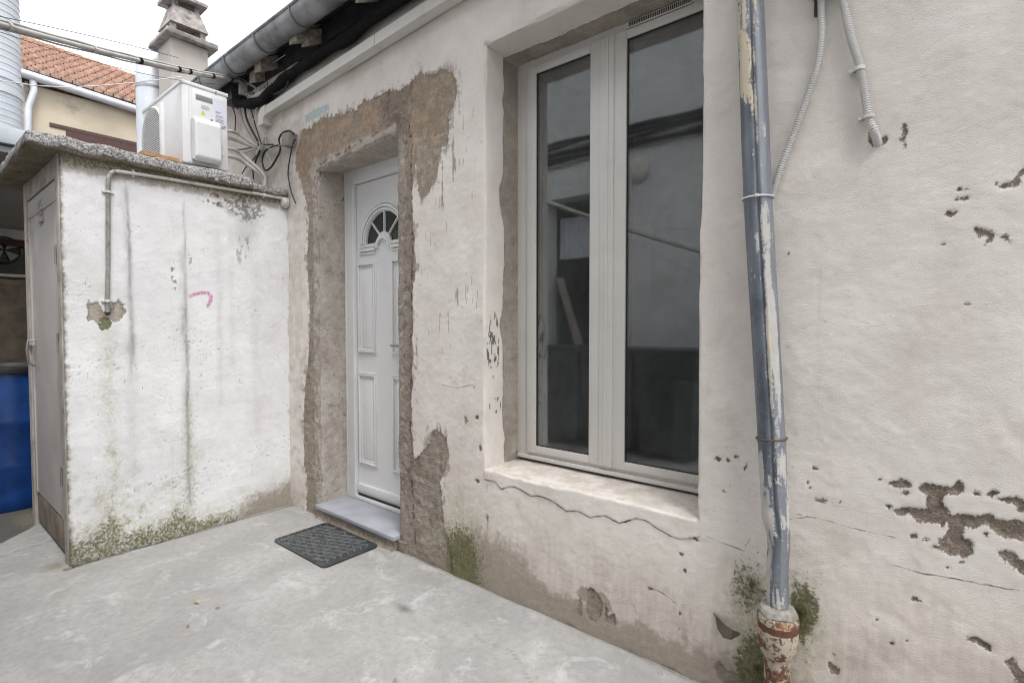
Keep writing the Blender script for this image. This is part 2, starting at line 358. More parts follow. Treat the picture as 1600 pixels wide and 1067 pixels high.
M_fascia = simple('pale blue grey flashing', (.42,.46,.50), .5, .2, var=.08, scale=6, dirt=(.28,.29,.30), dirt_amt=.5)
M_soffit = simple('grey painted soffit', (.34,.345,.355), .8, var=.06, scale=3, dirt=(.25,.24,.23))
M_brownwall = simple('stained brown cement wall', (.20,.165,.125), .95, var=.3, scale=8, bump=.9, bscale=70, dirt=(.075,.06,.045), dirt_amt=.8)
M_cap = simple('cream coping', (.50,.48,.42), .8, dirt=(.3,.27,.22))
M_redbrown = simple('dark red brown timber', (.055,.022,.018), .6)
M_window_dark = simple('dark glazing', (.03,.035,.035), .15)
M_neigh = simple('stained ochre cream render', (.43,.37,.285), .92, var=.14, scale=1.6, bump=.3, bscale=40, dirt=(.15,.13,.11), dirt_amt=.95)
M_tile = simple('salmon roof tile', (.50,.355,.29), .85, var=.3, scale=9, dirt=(.40,.25,.20), dirt_amt=.5)
M_chim = simple('greyish beige chimney render', (.36,.33,.305), .95, var=.1, scale=3, bump=.4, bscale=40, dirt=(.20,.165,.145), dirt_amt=.7)
M_chimold = simple('blackened crumbling cement', (.27,.245,.23), .97, var=.3, scale=14, bump=1., bscale=30, dirt=(.06,.05,.048), dirt_amt=.85)
M_opp = simple('pale opposite facade render', (.68,.69,.70), .92, var=.12, scale=1.2, bump=.4, bscale=60, dirt=(.42,.42,.40), dirt_amt=.6)
M_room = simple('dim room plaster', (.34,.34,.34), .9)
M_curtain = simple('pale corrugated sheet', (.62,.64,.70), .6)
M_leaf1 = simple('ochre dead leaf', (.50,.36,.10), .7); M_leaf2 = simple('red brown dead leaf', (.36,.13,.06), .7)
M_moss = simple('moss', (.16,.16,.06), .95, var=.5, scale=60)
M_rust = None
def glass_mat():
    q = N('window glazing'); q.t.nodes.remove(q.p)
    ge = q.n('NewGeometry'); dt = q.n('VectorMath'); dt.operation = 'DOT_PRODUCT'; q.L(ge.outputs['Normal'], dt.inputs[0]); q.L(ge.outputs['Incoming'], dt.inputs[1])
    cs = q.math('SUBTRACT', 1., q.math('ABSOLUTE', dt.outputs['Value'])); fac = q.math('ADD', .135, q.math('MULTIPLY', q.math('POWER', cs, 5.), .85), clamp=True)
    g = q.n('BsdfGlossy'); g.inputs['Roughness'].default_value = .03; g.inputs['Color'].default_value = (.95,.96,.96,1)
    t = q.n('BsdfTransparent'); t.inputs[0].default_value = (.82,.86,.86,1); m = q.n('MixShader')
    q.L(fac, m.inputs[0]); q.L(t.outputs[0], m.inputs[1]); q.L(g.outputs[0], m.inputs[2]); dfz = q.n('BsdfDiffuse'); dfz.inputs[0].default_value = (.62,.62,.62,1); m2 = q.n('MixShader'); q.L(q.rng(q.noise(3, 6, .7), .3, .75, .015, .045), m2.inputs[0]); q.L(m.outputs[0], m2.inputs[1]); q.L(dfz.outputs[0], m2.inputs[2]); q.L(m2.outputs[0], q.o.inputs[0]); return q.m  # pale diffuse dust veil mixed in to lighten the dark panes
M_glass = glass_mat()

# ------------------------------------------------------------------ GROUND
gx = axis_pts((-6,-4.6,.05),(-4.6,-2.2,.012),(-2.2,-.2,.010),(-.2,2.,.05)); gy = axis_pts((-3.2,-1.75,.05),(-1.75,.03,.011))
GX, GY = np.meshgrid(gx, gy, indexing='ij'); P = np.stack([GX, GY, GX*0], -1).reshape(-1, 3)
U, V = P[:,0], P[:,1]
n3 = fbm(P, 9, 5, 3)
z = fbm(P, 1.6, 3, 5)*.007+n3*.0016
dshed = U+3.43; inshed = V > -1.22
step = smooth(n3*.05+(-U-4.22)-(V+1.30)*1.2, -.004, .006); z -= step*.035
edge = line_d(U, V, [(-3.43,0.02),(-3.43,-1.2)]) ; lip = np.exp(-((edge-.045-.02*n3)/.018)**2)*inshed
z += -.018*np.exp(-(np.clip(edge-.012, 0, 1)/.014)**2)*(U > -3.43)*inshed+.004*lip
gr = line_d(U, V, [(-3.87,-1.5),(-3.895,-1.38),(-3.93,-1.17)]); z -= .006*np.exp(-(gr/.006)**2)
ew = np.clip(-V, 0, 9); z += .012*np.exp(-((ew-.03)/.022)**2)*(1+.6*n3)*(U > -2.25)
patch = blob(U+.015*n3, V+.012*n3, (-.92,-.31), .11, .085); pe = np.exp(-((patch)/.10)**2); z -= .003*smooth(patch, 0, .15)
dark = np.clip(step, 0, 1)*.9+.0*z
moss = .55*np.exp(-(edge/.06)**2)*inshed*(U > -3.44)+.7*np.exp(-(np.hypot(U+3.5, V+1.25)/.09)**2)+.45*np.exp(-(ew/.035)**2)
moss += .75*np.exp(-(np.hypot((U+4.62)/.28, (V+1.15)/.18))**2)+.4*np.exp(-((U+3.95)/.5)**2-((V+1.21)/.05)**2)
crack = .9*np.exp(-(gr/.004)**2)+1.3*np.exp(-(np.clip(edge-.028+.016*n3,0,1)/.008)**2)*inshed*(U > -3.43)+.7*np.exp(-(ew/.010)**2)*smooth(n3, -.5, .2)*(U > -2.25)+.22*pe*smooth(n3, -.1, .3)
crack += .8*np.exp(-(np.hypot((U+1.775)/.040, (V+.35)/.025))**2)
ck = line_d(U+.01*n3, V+.01*n3, [(-1.5,-.25),(-1.36,-.30),(-1.22,-.27),(-1.05,-.38),(-1.0,-.47)]); crack += .35*np.exp(-(ck/.002)**2)
P[:,2] = z
ground, _ = grid_mesh('ground', [(P.reshape(len(gx), len(gy), 3), None, False)], M_ground)
set_attr(ground, 'm1', [np.clip(dark,0,1), np.clip(moss,0,1), np.clip(crack,0,1)]); ground['kind'] = 'structure'
far = MB().add([(-60,-60,-.045),(60,-60,-.045),(60,60,-.045),(-60,60,-.045)], [(0,1,2,3)]).build('asphalt_yard', M_far); far['kind'] = 'structure'

# ------------------------------------------------------------------ HOUSE: wall mesh with door and window openings
DX0, DX1, DZ0, DZ1, DD = -3.05, -2.26, -.03, 2.262, .215       # door opening, depth
WX0, WX1, WZ0, WZ1, WD = -1.605, -.614, .575, 2.535, .262      # window opening, depth
house = thing('house', 'whitewashed single storey house with peeling render, white door and tall window', 'house', (-2.6,0,0))
bare_polys = [
 [(-3.256,2.476),(-3.213,2.537),(-3.094,2.533),(-3.041,2.544),(-2.988,2.551),(-2.893,2.539),(-2.809,2.525),(-2.714,2.516),(-2.616,2.509),(-2.553,2.539),(-2.467,2.530),(-2.397,2.521),(-2.311,2.535),(-2.256,2.506),(-2.202,2.491),(-2.154,2.511),(-2.113,2.522),(-2.067,2.554),(-2.023,2.534),(-1.984,2.509),(-1.932,2.509),(-1.891,2.518),(-1.845,2.498),(-1.810,2.462),(-1.797,2.413),(-1.793,2.339),(-1.820,2.309),(-1.847,2.270),(-1.851,2.234),(-1.847,2.196),(-1.856,2.151),(-1.893,2.128),(-1.907,2.090),(-1.921,2.039),(-1.941,1.979),(-1.979,1.950),(-2.018,1.914),(-2.043,1.876),(-2.063,1.908),(-2.073,1.949),(-2.077,2.010),(-2.087,2.071),(-2.097,2.106),(-2.112,2.076),(-2.102,2.017),(-2.124,1.951),(-2.119,1.850),(-2.115,1.749),(-2.111,1.649),(-2.107,1.548),(-2.124,1.414),(-2.120,1.278),(-2.121,1.075),(-2.134,0.896),(-2.130,0.697),(-2.116,0.534),(-2.080,0.547),(-2.044,0.590),(-1.989,0.649),(-1.974,0.704),(-1.921,0.718),(-1.869,0.685),(-1.856,0.645),(-1.851,0.604),(-1.870,0.530),(-1.908,0.480),(-1.913,0.423),(-1.900,0.334),(-1.891,0.244),(-1.863,0.179),(-1.831,0.103),(-1.805,-0.097),(-2.386,-0.293),(-2.639,-0.497),(-3.070,-0.524),(-3.243,-0.362),(-3.216,0.060),(-3.198,0.151),(-3.212,0.244),(-3.252,0.315),(-3.257,0.444),(-3.252,0.640),(-3.231,0.806),(-3.195,0.967),(-3.175,1.129),(-3.161,1.369),(-3.173,1.538),(-3.186,1.685),(-3.166,1.851),(-3.154,1.995),(-3.191,2.125),(-3.245,2.235),(-3.310,2.306),(-3.309,2.356),(-3.299,2.414)],
 [(-0.082,0.815),(-0.069,0.824),(-0.052,0.831),(-0.038,0.827),(-0.025,0.813),(-0.019,0.804),(-0.006,0.817),(0.006,0.823),(0.024,0.825),(0.042,0.826),(0.056,0.828),(0.069,0.837),(0.079,0.837),(0.081,0.817),(0.067,0.802),(0.052,0.811),(0.040,0.804),(0.032,0.793),(0.037,0.777),(0.041,0.766),(0.050,0.754),(0.058,0.744),(0.068,0.753),(0.077,0.759),(0.093,0.761),(0.110,0.763),(0.124,0.765),(0.133,0.762),(0.150,0.758),(0.165,0.758),(0.182,0.766),(0.198,0.766),(0.206,0.726),(0.178,0.721),(0.152,0.716),(0.139,0.735),(0.121,0.737),(0.100,0.729),(0.088,0.726),(0.086,0.696),(0.095,0.695),(0.101,0.690),(0.103,0.655),(0.093,0.648),(0.084,0.643),(0.073,0.643),(0.060,0.643),(0.046,0.646),(0.030,0.654),(0.032,0.682),(0.040,0.684),(0.049,0.690),(0.056,0.708),(0.053,0.724),(0.048,0.731),(0.039,0.717),(0.027,0.718),(0.010,0.717),(-0.008,0.714),(-0.020,0.724),(-0.031,0.730),(-0.044,0.720),(-0.060,0.727),(-0.064,0.737),(-0.050,0.745),(-0.032,0.744),(-0.018,0.753),(-0.008,0.755),(0.002,0.755),(-0.001,0.786),(0.007,0.795),(-0.013,0.801),(-0.025,0.806),(-0.047,0.802),(-0.073,0.804)],
 [(0.145,0.679),(0.165,0.688),(0.180,0.674),(0.196,0.664),(0.210,0.657),(0.214,0.625),(0.197,0.626),(0.181,0.634),(0.168,0.648),(0.156,0.661)],
 [(0.078,1.500),(0.086,1.507),(0.098,1.500),(0.114,1.489),(0.132,1.482),(0.150,1.477),(0.155,1.460),(0.147,1.460),(0.132,1.472),(0.122,1.478),(0.118,1.461),(0.111,1.455),(0.104,1.449),(0.102,1.458),(0.107,1.472),(0.096,1.478),(0.089,1.477)],
 [(-0.147,1.795),(-0.142,1.799),(-0.135,1.781),(-0.123,1.770),(-0.111,1.783),(-0.104,1.774),(-0.108,1.758),(-0.119,1.753),(-0.137,1.761),(-0.146,1.770)],
 [(-0.070,1.798),(-0.063,1.800),(-0.058,1.774),(-0.062,1.758),(-0.058,1.745),(-0.063,1.736),(-0.068,1.752),(-0.074,1.760),(-0.067,1.780)],
 [(-1.055,0.170),(-1.037,0.194),(-1.014,0.196),(-0.996,0.176),(-0.979,0.156),(-0.984,0.098),(-1.007,0.063),(-1.036,0.063),(-1.051,0.092)],
 [(-0.549,0.074),(-0.531,0.098),(-0.507,0.077),(-0.485,0.082),(-0.460,0.076),(-0.444,0.051),(-0.496,0.016),(-0.534,0.038)],[(0.094,0.438),(0.108,0.447),(0.125,0.442),(0.141,0.430),(0.143,0.417),(0.129,0.418),(0.114,0.428),(0.096,0.427)],[(0.170,0.397),(0.181,0.413),(0.193,0.395),(0.207,0.388),(0.210,0.349),(0.194,0.347),(0.180,0.368)],[(-0.970,0.159),(-0.962,0.167),(-0.956,0.100),(-0.928,0.136),(-0.922,0.087),(-0.955,0.067),(-0.973,0.107)],[(-1.091,0.123),(-1.079,0.135),(-1.072,0.076),(-1.081,0.054),(-1.094,0.076)],
]
# small bruises: (x, z, rx, rz, strength)
spots = [(a[0][0], a[0][1], r[0], r[1]) for a, r in [
 ([(-0.022,0.672)],(.010,.008)),([(0.005,0.672)],(.007,.006)),([(0.025,0.656)],(.006,.005)),([(-0.101,0.817)],(.007,.005)),([(-0.040,0.787)],(.009,.005)),([(0.107,0.818)],(.013,.006)),([(0.136,0.824)],(.018,.007)),([(0.169,0.814)],(.020,.010)),([(0.188,0.802)],(.012,.016)),([(-0.079,0.744)],(.006,.004)),([(-0.242,0.725)],(.018,.005)),([(-0.196,0.731)],(.004,.005)),([(-0.280,0.771)],(.005,.006)),([(-0.266,0.817)],(.011,.006)),([(-0.271,0.755)],(.005,.004)),([(0.051,0.608)],(.009,.005)),([(0.126,0.714)],(.008,.004)),
 ([(0.037,1.546)],(.012,.010)),([(0.059,1.581)],(.012,.004)),([(0.052,1.607)],(.006,.005)),([(0.069,1.602)],(.004,.003)),([(0.123,1.609)],(.006,.006)),([(0.141,1.600)],(.012,.005)),([(0.160,1.606)],(.006,.010)),([(0.171,1.629)],(.010,.010)),([(0.023,1.467)],(.005,.003)),([(0.076,1.307)],(.006,.002)),([(0.143,1.652)],(.004,.003)),([(-0.308,1.762)],(.003,.003)),([(-0.338,1.472)],(.002,.003)),
 ([(-0.622,0.500)],(.020,.0045)),([(-0.548,0.795)],(.012,.009)),([(-0.514,0.796)],(.010,.009)),([(-0.460,0.784)],(.005,.010)),([(-0.529,0.689)],(.006,.006)),([(-0.494,0.813)],(.012,.004)),([(-0.657,0.378)],(.006,.008)),([(-0.670,0.435)],(.010,.004)),([(-0.784,0.274)],(.010,.004)),([(-0.670,0.217)],(.005,.008)),([(-0.669,0.159)],(.004,.007)),([(-0.204,0.219)],(.012,.018)),([(-0.202,0.265)],(.006,.006)),([(-0.098,0.409)],(.004,.004)),([(-0.064,0.353)],(.005,.004)),([(-0.033,0.375)],(.006,.005)),([(-0.013,0.497)],(.009,.005)),([(0.044,0.361)],(.005,.004)),([(0.077,0.628)],(.006,.004)),([(-0.047,2.080)],(.003,.003)),
 ([(-1.654,0.813)],(.010,.014)),([(-1.630,0.670)],(.008,.018)),([(-1.655,0.512)],(.014,.012)),([(-1.590,0.343)],(.008,.030)),([(-1.675,0.955)],(.005,.005)),([(-1.726,0.796)],(.012,.022)),([(-1.838,1.466)],(.004,.012))]]
sill_crack = [(-1.610,0.527),(-1.573,0.528),(-1.538,0.526),(-1.503,0.500),(-1.461,0.520),(-1.420,0.526),(-1.377,0.517),(-1.338,0.505),(-1.296,0.517),(-1.259,0.514),(-1.219,0.506),(-1.183,0.495),(-1.148,0.481),(-1.102,0.494),(-1.068,0.489),(-1.033,0.482),(-1.004,0.494),(-0.975,0.503),(-0.941,0.496),(-0.911,0.488),(-0.882,0.501),(-0.842,0.522),(-0.819,0.523),(-0.799,0.523),(-0.779,0.514),(-0.756,0.503),(-0.734,0.497),(-0.713,0.490),(-0.691,0.487),(-0.672,0.487),(-0.650,0.493),(-0.627,0.497),(-0.609,0.509),(-0.598,0.520),(-0.592,0.558)]
other_cracks = [[(-0.433,0.568),(-0.462,0.507),(-0.482,0.523)], [(-1.589,0.570),(-1.598,0.432),(-1.586,0.283),(-1.606,0.216)],
 [(-0.332,0.676),(-0.261,0.658),(-0.195,0.663)], [(-0.887,0.203),(-0.847,0.189),(-0.829,0.159)], [(-2.083,2.519),(-2.133,2.616),(-2.057,2.641)], [(-0.071,0.580),(-0.001,0.573),(0.078,0.582),(0.175,0.588),(0.220,0.595)]]
scratch = [[(-1.836,1.670),(-1.806,1.495)],[(-1.783,1.711),(-1.754,1.461)],[(-1.685,1.669),(-1.652,1.486),(-1.644,1.426)],[(-1.736,1.568),(-1.711,1.367)],[(-1.616,1.365),(-1.608,1.245)],[(-1.946,1.212),(-1.853,1.200),(-1.826,1.166)],[(-1.998,1.376),(-1.989,1.212)],[(-1.656,1.756),(-1.636,1.575)],[(-1.863,1.767),(-1.846,1.592)],[(-2.051,0.943),(-2.049,0.538)],[(-1.714,1.763),(-1.697,1.610)],[(-1.897,1.437),(-1.871,1.277)],[(-1.588,1.215),(-1.581,0.858)]]
def house_sheets():
    xs = axis_pts((-5.4,-3.5,.03),(-3.5,DX0,.010),(DX0,DX1,.010),(DX1,WX0,.0065),(WX0,WX1,.0055),(WX1,.25,.0044),(.25,2.6,.03))
    zs = axis_pts((-.06,WZ0,.0055),(WZ0,DZ1,.0062),(DZ1,WZ1,.0062),(WZ1,3.06,.013))
    X, Z = np.meshgrid(xs, zs, indexing='ij'); keep = np.ones((len(xs)-1, len(zs)-1), bool)
    cx = (xs[1:]+xs[:-1])/2; cz = (zs[1:]+zs[:-1])/2
    keep &= ~((cx[:,None] > DX0) & (cx[:,None] < DX1) & (cz[None] < DZ1))
    keep &= ~((cx[:,None] > WX0) & (cx[:,None] < WX1) & (cz[None] < WZ1) & (cz[None] > WZ0))
    sh = [(np.stack([X, X*0, Z], -1), keep, False)]
    def jamb(x, z0, z1, D, flip, step=.007):
        y = axis_pts((0, D, step)); zz = zs[(zs >= z0-1e-6) & (zs <= z1+1e-6)]
        Y, Zz = np.meshgrid(y, zz, indexing='ij'); sh.append((np.stack([Y*0+x, Y, Zz], -1), None, flip))
    def head(z, x0, x1, D, flip, step=.007):
        y = axis_pts((0, D, step)); xx = xs[(xs >= x0-1e-6) & (xs <= x1+1e-6)]
        Xx, Y = np.meshgrid(xx, y, indexing='ij'); sh.append((np.stack([Xx, Y, Y*0+z], -1), None, flip))
    jamb(DX0, DZ0, DZ1, DD+.03, False); jamb(DX1, DZ0, DZ1, DD+.03, True); head(DZ1, DX0, DX1, DD+.03, True)
    jamb(WX0, WZ0, WZ1, WD, False); jamb(WX1, WZ0, WZ1, WD, True); head(WZ1, WX0, WX1, WD, True); head(WZ0, WX0, WX1, WD, False)
    return sh
sheets = house_sheets()
wall, P = grid_mesh('wall', sheets, M_wall, house); wall.location = -house.location
# --- masks on the undisplaced shape
X, Y, Z = P[:,0].copy(), P[:,1].copy(), P[:,2].copy()
front = smooth(Y, .012, 0)
wx = fbm(P, (38, 38, 13), 5, 40, .7)*.018+fbm(P, 120, 2, 41)*.004; wz = fbm(P, (75, 75, 11), 5, 50, .7)*.034
bare = np.full(X.shape, -.06)
for k, pg in enumerate(bare_polys):
    s = 1. if k == 0 else .35
    bare = np.maximum(bare, poly_sd(X+wx*s, Z+wz*s, pg))
NZS = fbm(P, 95, 3, 42)*.75
for (a, b, ru, rv) in spots:
    m = np.hypot((X+wx*.4-a)/ru, (Z+wz*.2-b)/rv)+NZS; bare = np.maximum(bare, np.clip((.82-m)*min(ru, rv)*1.3, -.06, .06))
bare = bare+fbm(P, 60, 3, 43)*.0055
cement = np.zeros(X.shape); grime = np.zeros(X.shape); gsoft = np.zeros(X.shape)
# reveals: door all bare; window bare beyond a ragged line
n4 = fbm(P, 22, 4, 60)
wl = .135+.016*fbm(P*0+np.stack([X*0, Z*7, X*0], -1), 1., 4, 61)+.010*n4-.02*np.exp(-((Z-1.86)/.12)**2)*1.6-.025*np.exp(-((Z-1.25)/.06)**2)
wh = .15+.02*fbm(np.stack([X*7, X*0, X*0], -1), 1., 4, 63)+.008*n4
isdoor = (X < -2.0) & (Y > .004); iswin = (X > -2.0) & (Y > .004)
sillm = iswin & (Z < WZ0+.003) & (X > WX0+.003) & (X < WX1-.003); headm = iswin & (Z > WZ1-.003)
bare = np.where(isdoor, .05, bare)
bare = np.where(iswin & ~sillm, np.clip(Y-np.where(headm, wh, wl), -.05, .05), bare)
bare = np.where(sillm, -.05, bare)
b01 = np.clip(bare/.024*.5+.5, 0, 1)
moss = np.zeros(X.shape); dirt = np.zeros(X.shape); dark = np.zeros(X.shape); ochre = np.zeros(X.shape); blue = np.zeros(X.shape)
# algae patch by the door base and along the ground
moss += .56*smooth(blob(X+wx*2.5, Z+wz*2.5, (-1.80,.09), .24, .42), .0, .9)*front*smooth(X+wx, -1.935, -1.90)
moss += .26*smooth(blob(X+wx*1.5, Z+wz*2, (-1.66,.12), .30, .30), .0, .8)*front*(X > -1.96)
gsoft += .6*smooth(blob(X+wx, Z+wz*2, (-1.76,.13), .30, .42), 0, .8)*front*(X > -1.97)
moss += .12*smooth(blob(X, Z, (-1.55,.05), .33, .22), 0, .6)*front
dirt = np.maximum(dirt, .9*smooth(blob(X+wx*1.5, Z+wz*2, (-1.60,.06), .42, .36), 0, .7)*front*(X > -1.97))
moss = np.maximum(moss, .56*smooth(blob(X+wx, Z+wz, (-.45,.38), .11, .17), 0, .8)*front)
moss = np.maximum(moss, .70*smooth(blob(X+wx, Z+wz, (-.285,.36), .075, .17), 0, .7)*front)
moss = np.maximum(moss, .72*smooth(blob(X+wx, Z+wz, (-.42,.12), .11, .22), 0, .7)*front)
gsoft += .8*smooth(blob(X+wx, Z+wz, (-.37,.27), .22, .36), 0, .8)*front
zb = .10+.05*fbm(np.stack([X*2.5, X*0, X*0], -1), 1., 3, 70)
dirt += smooth(zb-Z+.05*n4, -.10, .06)*(X > -2.3)*front*1.0
dirt = np.maximum(dirt, .85*smooth(blob(X+wx, Z+wz, (-1.50,.10), .36, .30), 0, .7)*front)
dirt = np.maximum(dirt, .55*smooth(blob(X, Z, (-.62,.05), .55, .20), 0, .8)*front)
dirt = np.maximum(dirt, .42*smooth(blob(X, Z, (-.40,.25), .25, .42), 0, .8)*front)
dirt = np.maximum(dirt, .5*smooth(X, -2.9, -3.35)*smooth(Z, .3, -.05))
dirt = np.maximum(dirt, .35*smooth(X, -3.36, -3.43)*smooth(n4, -.3, .3))
dirt = np.maximum(dirt, .30*smooth(np.abs(X+3.20), .14, .02)*smooth(n4, -.2, .5)*(Z > 1.1))
dirt = np.maximum(dirt, .35*smooth(Z, 2.75, 3.0)); dirt = np.maximum(dirt, .30*(X < -3.3)*(Z > 2.1))
dirt = np.maximum(dirt, np.where(isdoor, .25*smooth(n4, -.1, .4)+.3*smooth(Z, .35, .05), 0))
dirt = np.maximum(dirt, np.where(iswin & ~sillm & (Y > wl), .35, 0))
dirt = np.maximum(dirt, np.where(sillm, .8*smooth(Y, .18, .255)*smooth(-X, .9, 1.55)+.10*smooth(n4, .1, .5)+.4*smooth(X, WX0+.06, WX0+.005), 0))
mk = [(-1.028,0.113),(-1.088,0.092),(-1.058,0.155),(-0.970,0.146),(-1.013,0.053),(-0.984,0.167)]
for (a, b) in mk: dirt = np.maximum(dirt, .9*smooth(blob(X+wx*1.5, Z+wz, (a, b), .045, .05), 0, .5)*front)
# cement edging next to the openings, soft grime
edgeL = smooth(np.abs(X-DX0+.035)+wx, .055, .02)*(Z < 2.35)*(X < DX0+.01); edgeT = smooth(np.abs(Z-DZ1-.03)+wx, .045, .015)*((X > DX0-.05) & (X < DX1+.0))
cement = np.maximum(np.maximum(edgeL, edgeT)*front*.95, np.where(isdoor, .92, 0)); cement = np.maximum(cement, np.where(iswin, .62, 0))
grime += .42*smooth(zb+.22-Z+.07*n4, -.25, .25)*front*(X > -2.3)+.25*smooth(Z, 2.55, 3.0)*front+.28*(X < -3.2)*smooth(n4, -.4, .4)*front
grime += .16*smooth(n4+fbm(P, 5, 4, 91), .25, .8)*front*(Z < 1.1)
grime += np.where(sillm, .50*smooth(n4, -.6, .4), 0)
grime += .22*smooth(X, -.33, -.15)*smooth(Z+.25*X, .75, .45)*smooth(fbm(P, (6,6,12), 4, 98), -.2, .4)*front
grime += .10*smooth(fbm(P, (3, 3, 1.6), 4, 92), .05, .5)*front
cement = np.maximum(cement, .55*(X < -1.7)*(Z < 2.2)*(Y < .004)*smooth(n4, -.5, .2)); cement = np.where((X > -2.27) & (X < -2.12) & (Z > .3) & (Z < 2.25) & (Y < .004), .75*smooth(n4+fbm(P, 60, 2, 93), -.5, .5)*smooth(X, -2.14, -2.20), cement)
# cracks and scratches
jx = fbm(P, 60, 3, 80)*.004
dc = line_d(X+jx, Z+jx, sill_crack, .3)
cks = [sill_crack[:-1]]+[[(-0.338,0.640),(-0.279,0.666),(-0.211,0.664),(-0.132,0.659),(-0.058,0.657)], [(-0.071,0.580),(-0.001,0.573),(0.078,0.582),(0.175,0.588),(0.242,0.602)], [(-1.900,0.954),(-1.800,0.942),(-1.658,0.972)], [(-0.797,0.273),(-0.747,0.275),(-0.710,0.266),(-0.679,0.246)], [(-0.587,0.521),(-0.523,0.512),(-0.452,0.506)]]
sgn_ = np.full(X.shape, .06); ckm = np.zeros(X.shape)
for c_ in cks:
    cx_ = np.array([p[0] for p in c_]); cz_ = np.array([p[1] for p in c_]); o_ = np.argsort(cx_); zz_ = np.interp(X, cx_[o_], cz_[o_]); sl_ = np.interp(X, (cx_[o_][1:]+cx_[o_][:-1])/2, np.diff(cz_[o_])/np.diff(cx_[o_]))
    sd1 = (Z-zz_)/np.sqrt(1+sl_**2); inr = smooth(X, cx_.min()-.004, cx_.min()+.012)*smooth(X, cx_.max()+.004, cx_.max()-.012); use_ = (np.abs(sd1) < .055) & (inr > 0)
    sgn_ = np.where(use_, sd1, sgn_); ckm = np.where(use_, inr*(1. if c_ is cks[0] else .6), ckm)
for c in other_cracks: dark = np.maximum(dark, .62*smooth(line_d(X+jx, Z+jx, c, .1), .0035, .0008)*smooth(fbm(P, 30, 2, 81), -.25, .15)*front)
for c in scratch: dark = np.maximum(dark, .42*smooth(line_d(X+jx*.6, Z, c, .1), .004, .001)*smooth(fbm(P, (30,30,60), 2, 82), -.1, .3)*front)
streak = smooth(fbm(P, (110, 110, 8), 3, 83), .24, .40)*smooth(fbm(P, (9, 9, 5), 2, 84), -.12, .25)*((X > -2.2) & (X < -1.62) & (Z > 1.1) & (Z < 2.3))
dirt = np.maximum(dirt, streak*.85*front); dark = np.maximum(dark, streak*.25*front)
pit = smooth(fbm(P, 75, 2, 85), .50, .60)
colp = np.exp(-((X+3.30)/.035)**2)*(X > -3.43)*smooth(Z, 1.6, .6)+.7*np.exp(-((X-WX0+.02)/.025)**2)*(Z < 1.4)*(Z > .5)*(X < WX0)
dark = np.maximum(dark, pit*.75*np.clip(colp, 0, 1)*front)
dark = np.maximum(dark, .40*pit*smooth(fbm(P, 3, 2, 86), .15, .4)*front)
dark = np.maximum(dark, np.where(isdoor, .75*smooth(np.abs(fbm(P, (10,10,7), 3, 87)), .035, .0)*smooth(fbm(P, 4, 2, 88), .0, .3), 0))
# edges of bare areas crumble darker
dark = np.maximum(dark, .6*smooth(np.abs(bare-.002), .007, .001)*smooth(n4+fbm(P, 50, 2, 94)*.8, -.1, .35)*np.where(iswin, 1.2, .9))
cl = line_d(X+wx*.8, Z+wx*.8, [(-3.008,2.296),(-2.792,2.299),(-2.594,2.305),(-2.411,2.317),(-2.285,2.333),(-2.198,2.335),(-2.151,2.290),(-2.137,2.154),(-2.135,1.852),(-2.133,1.516),(-2.142,1.074),(-2.147,0.591),(-2.134,0.247),(-2.115,0.078)], .1); dark = np.maximum(dark, .7*smooth(cl, .016, .003)*smooth(n4+fbm(P, 60, 2, 95), -.35, .35)*front)
bl_ = line_d(X+wx*.5, Z, [(-1.969,0.698),(-1.902,0.629),(-1.913,0.430),(-1.881,0.240),(-1.831,0.122)], .1); dark = np.maximum(dark, .5*smooth(bl_, .018, .004)*smooth(fbm(P, 45, 3, 96), -.2, .3)*front)
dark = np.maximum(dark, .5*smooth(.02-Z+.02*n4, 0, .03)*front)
# two grey smears on the window jamb
left = iswin & (X < WX0+.004)
dark = np.maximum(dark, np.where(left, 1.*smooth(blob(Y, Z, (.060,1.16), .06, .20), .0, .4)*smooth(fbm(P, (120,120,30), 3, 89), -.05, .2), 0))
dark = np.maximum(dark, np.where(left, 1.*smooth(blob(Y, Z, (.075,.87), .060, .055), .1, .4)*smooth(fbm(P, (60,60,30), 3, 90), -.25, .1), 0))
dark = np.maximum(dark, .8*smooth(blob(X, Z, (-.155,1.905), .006, .006), 0, .6)*front)
# ochre zone over the door, greyer down the strips
dirt = np.maximum(dirt, .75*smooth(poly_sd(X+wx*3, Z+wz*2, bare_polys[0], .12), -.085, .0)*smooth(n4+fbm(P, 40, 3, 97)*.8, -.35, .3)*(Y < .004))
ochre = smooth(Z, 1.80, 2.15)*((X < -1.8) & (X > -3.4))*(1-.85*(isdoor))*smooth(n4+1.2*np.abs(X+2.26)/.2, .3, .8)
blue = .9*smooth(poly_sd(X+wx*.4, Z+wz*.4, [(-3.195,2.615),(-3.061,2.630),(-2.892,2.616),(-2.885,2.575),(-3.002,2.566),(-3.172,2.568)]), -.002, .006)*front
# --- displacement, one 3D field so sheets stay joined
D = np.zeros(P.shape)
for k in range(3): D[:,k] += fbm(P, 1.7, 3, 100+k)*.010*(1 if k == 1 else .6)+fbm(P, 14, 4, 110+k)*.0022+fbm(P, 55, 2, 120+k)*.0008
D[:,1] *= np.where(Y > .2, .4, 1)
rough = smooth(bare, -.002, .006)
for k in range(3): D[:,k] += rough*(fbm(P, 40, 4, 130+k)*.0042)
jn = fbm(P, 9, 4, 140)
D[:,1] += rough*front*(.0045+.003*jn)
D[:,1] -= front*.0045*smooth(Y, .02, 0)*((Z < .58) & (X > WX0-.005) & (X < WX1))*.8*smooth(poly_sd(X, Z, sill_crack+[(WX1,.60),(WX0-.01,.60)], .05), -.0005, .004)
D[:,1] += .0*dc
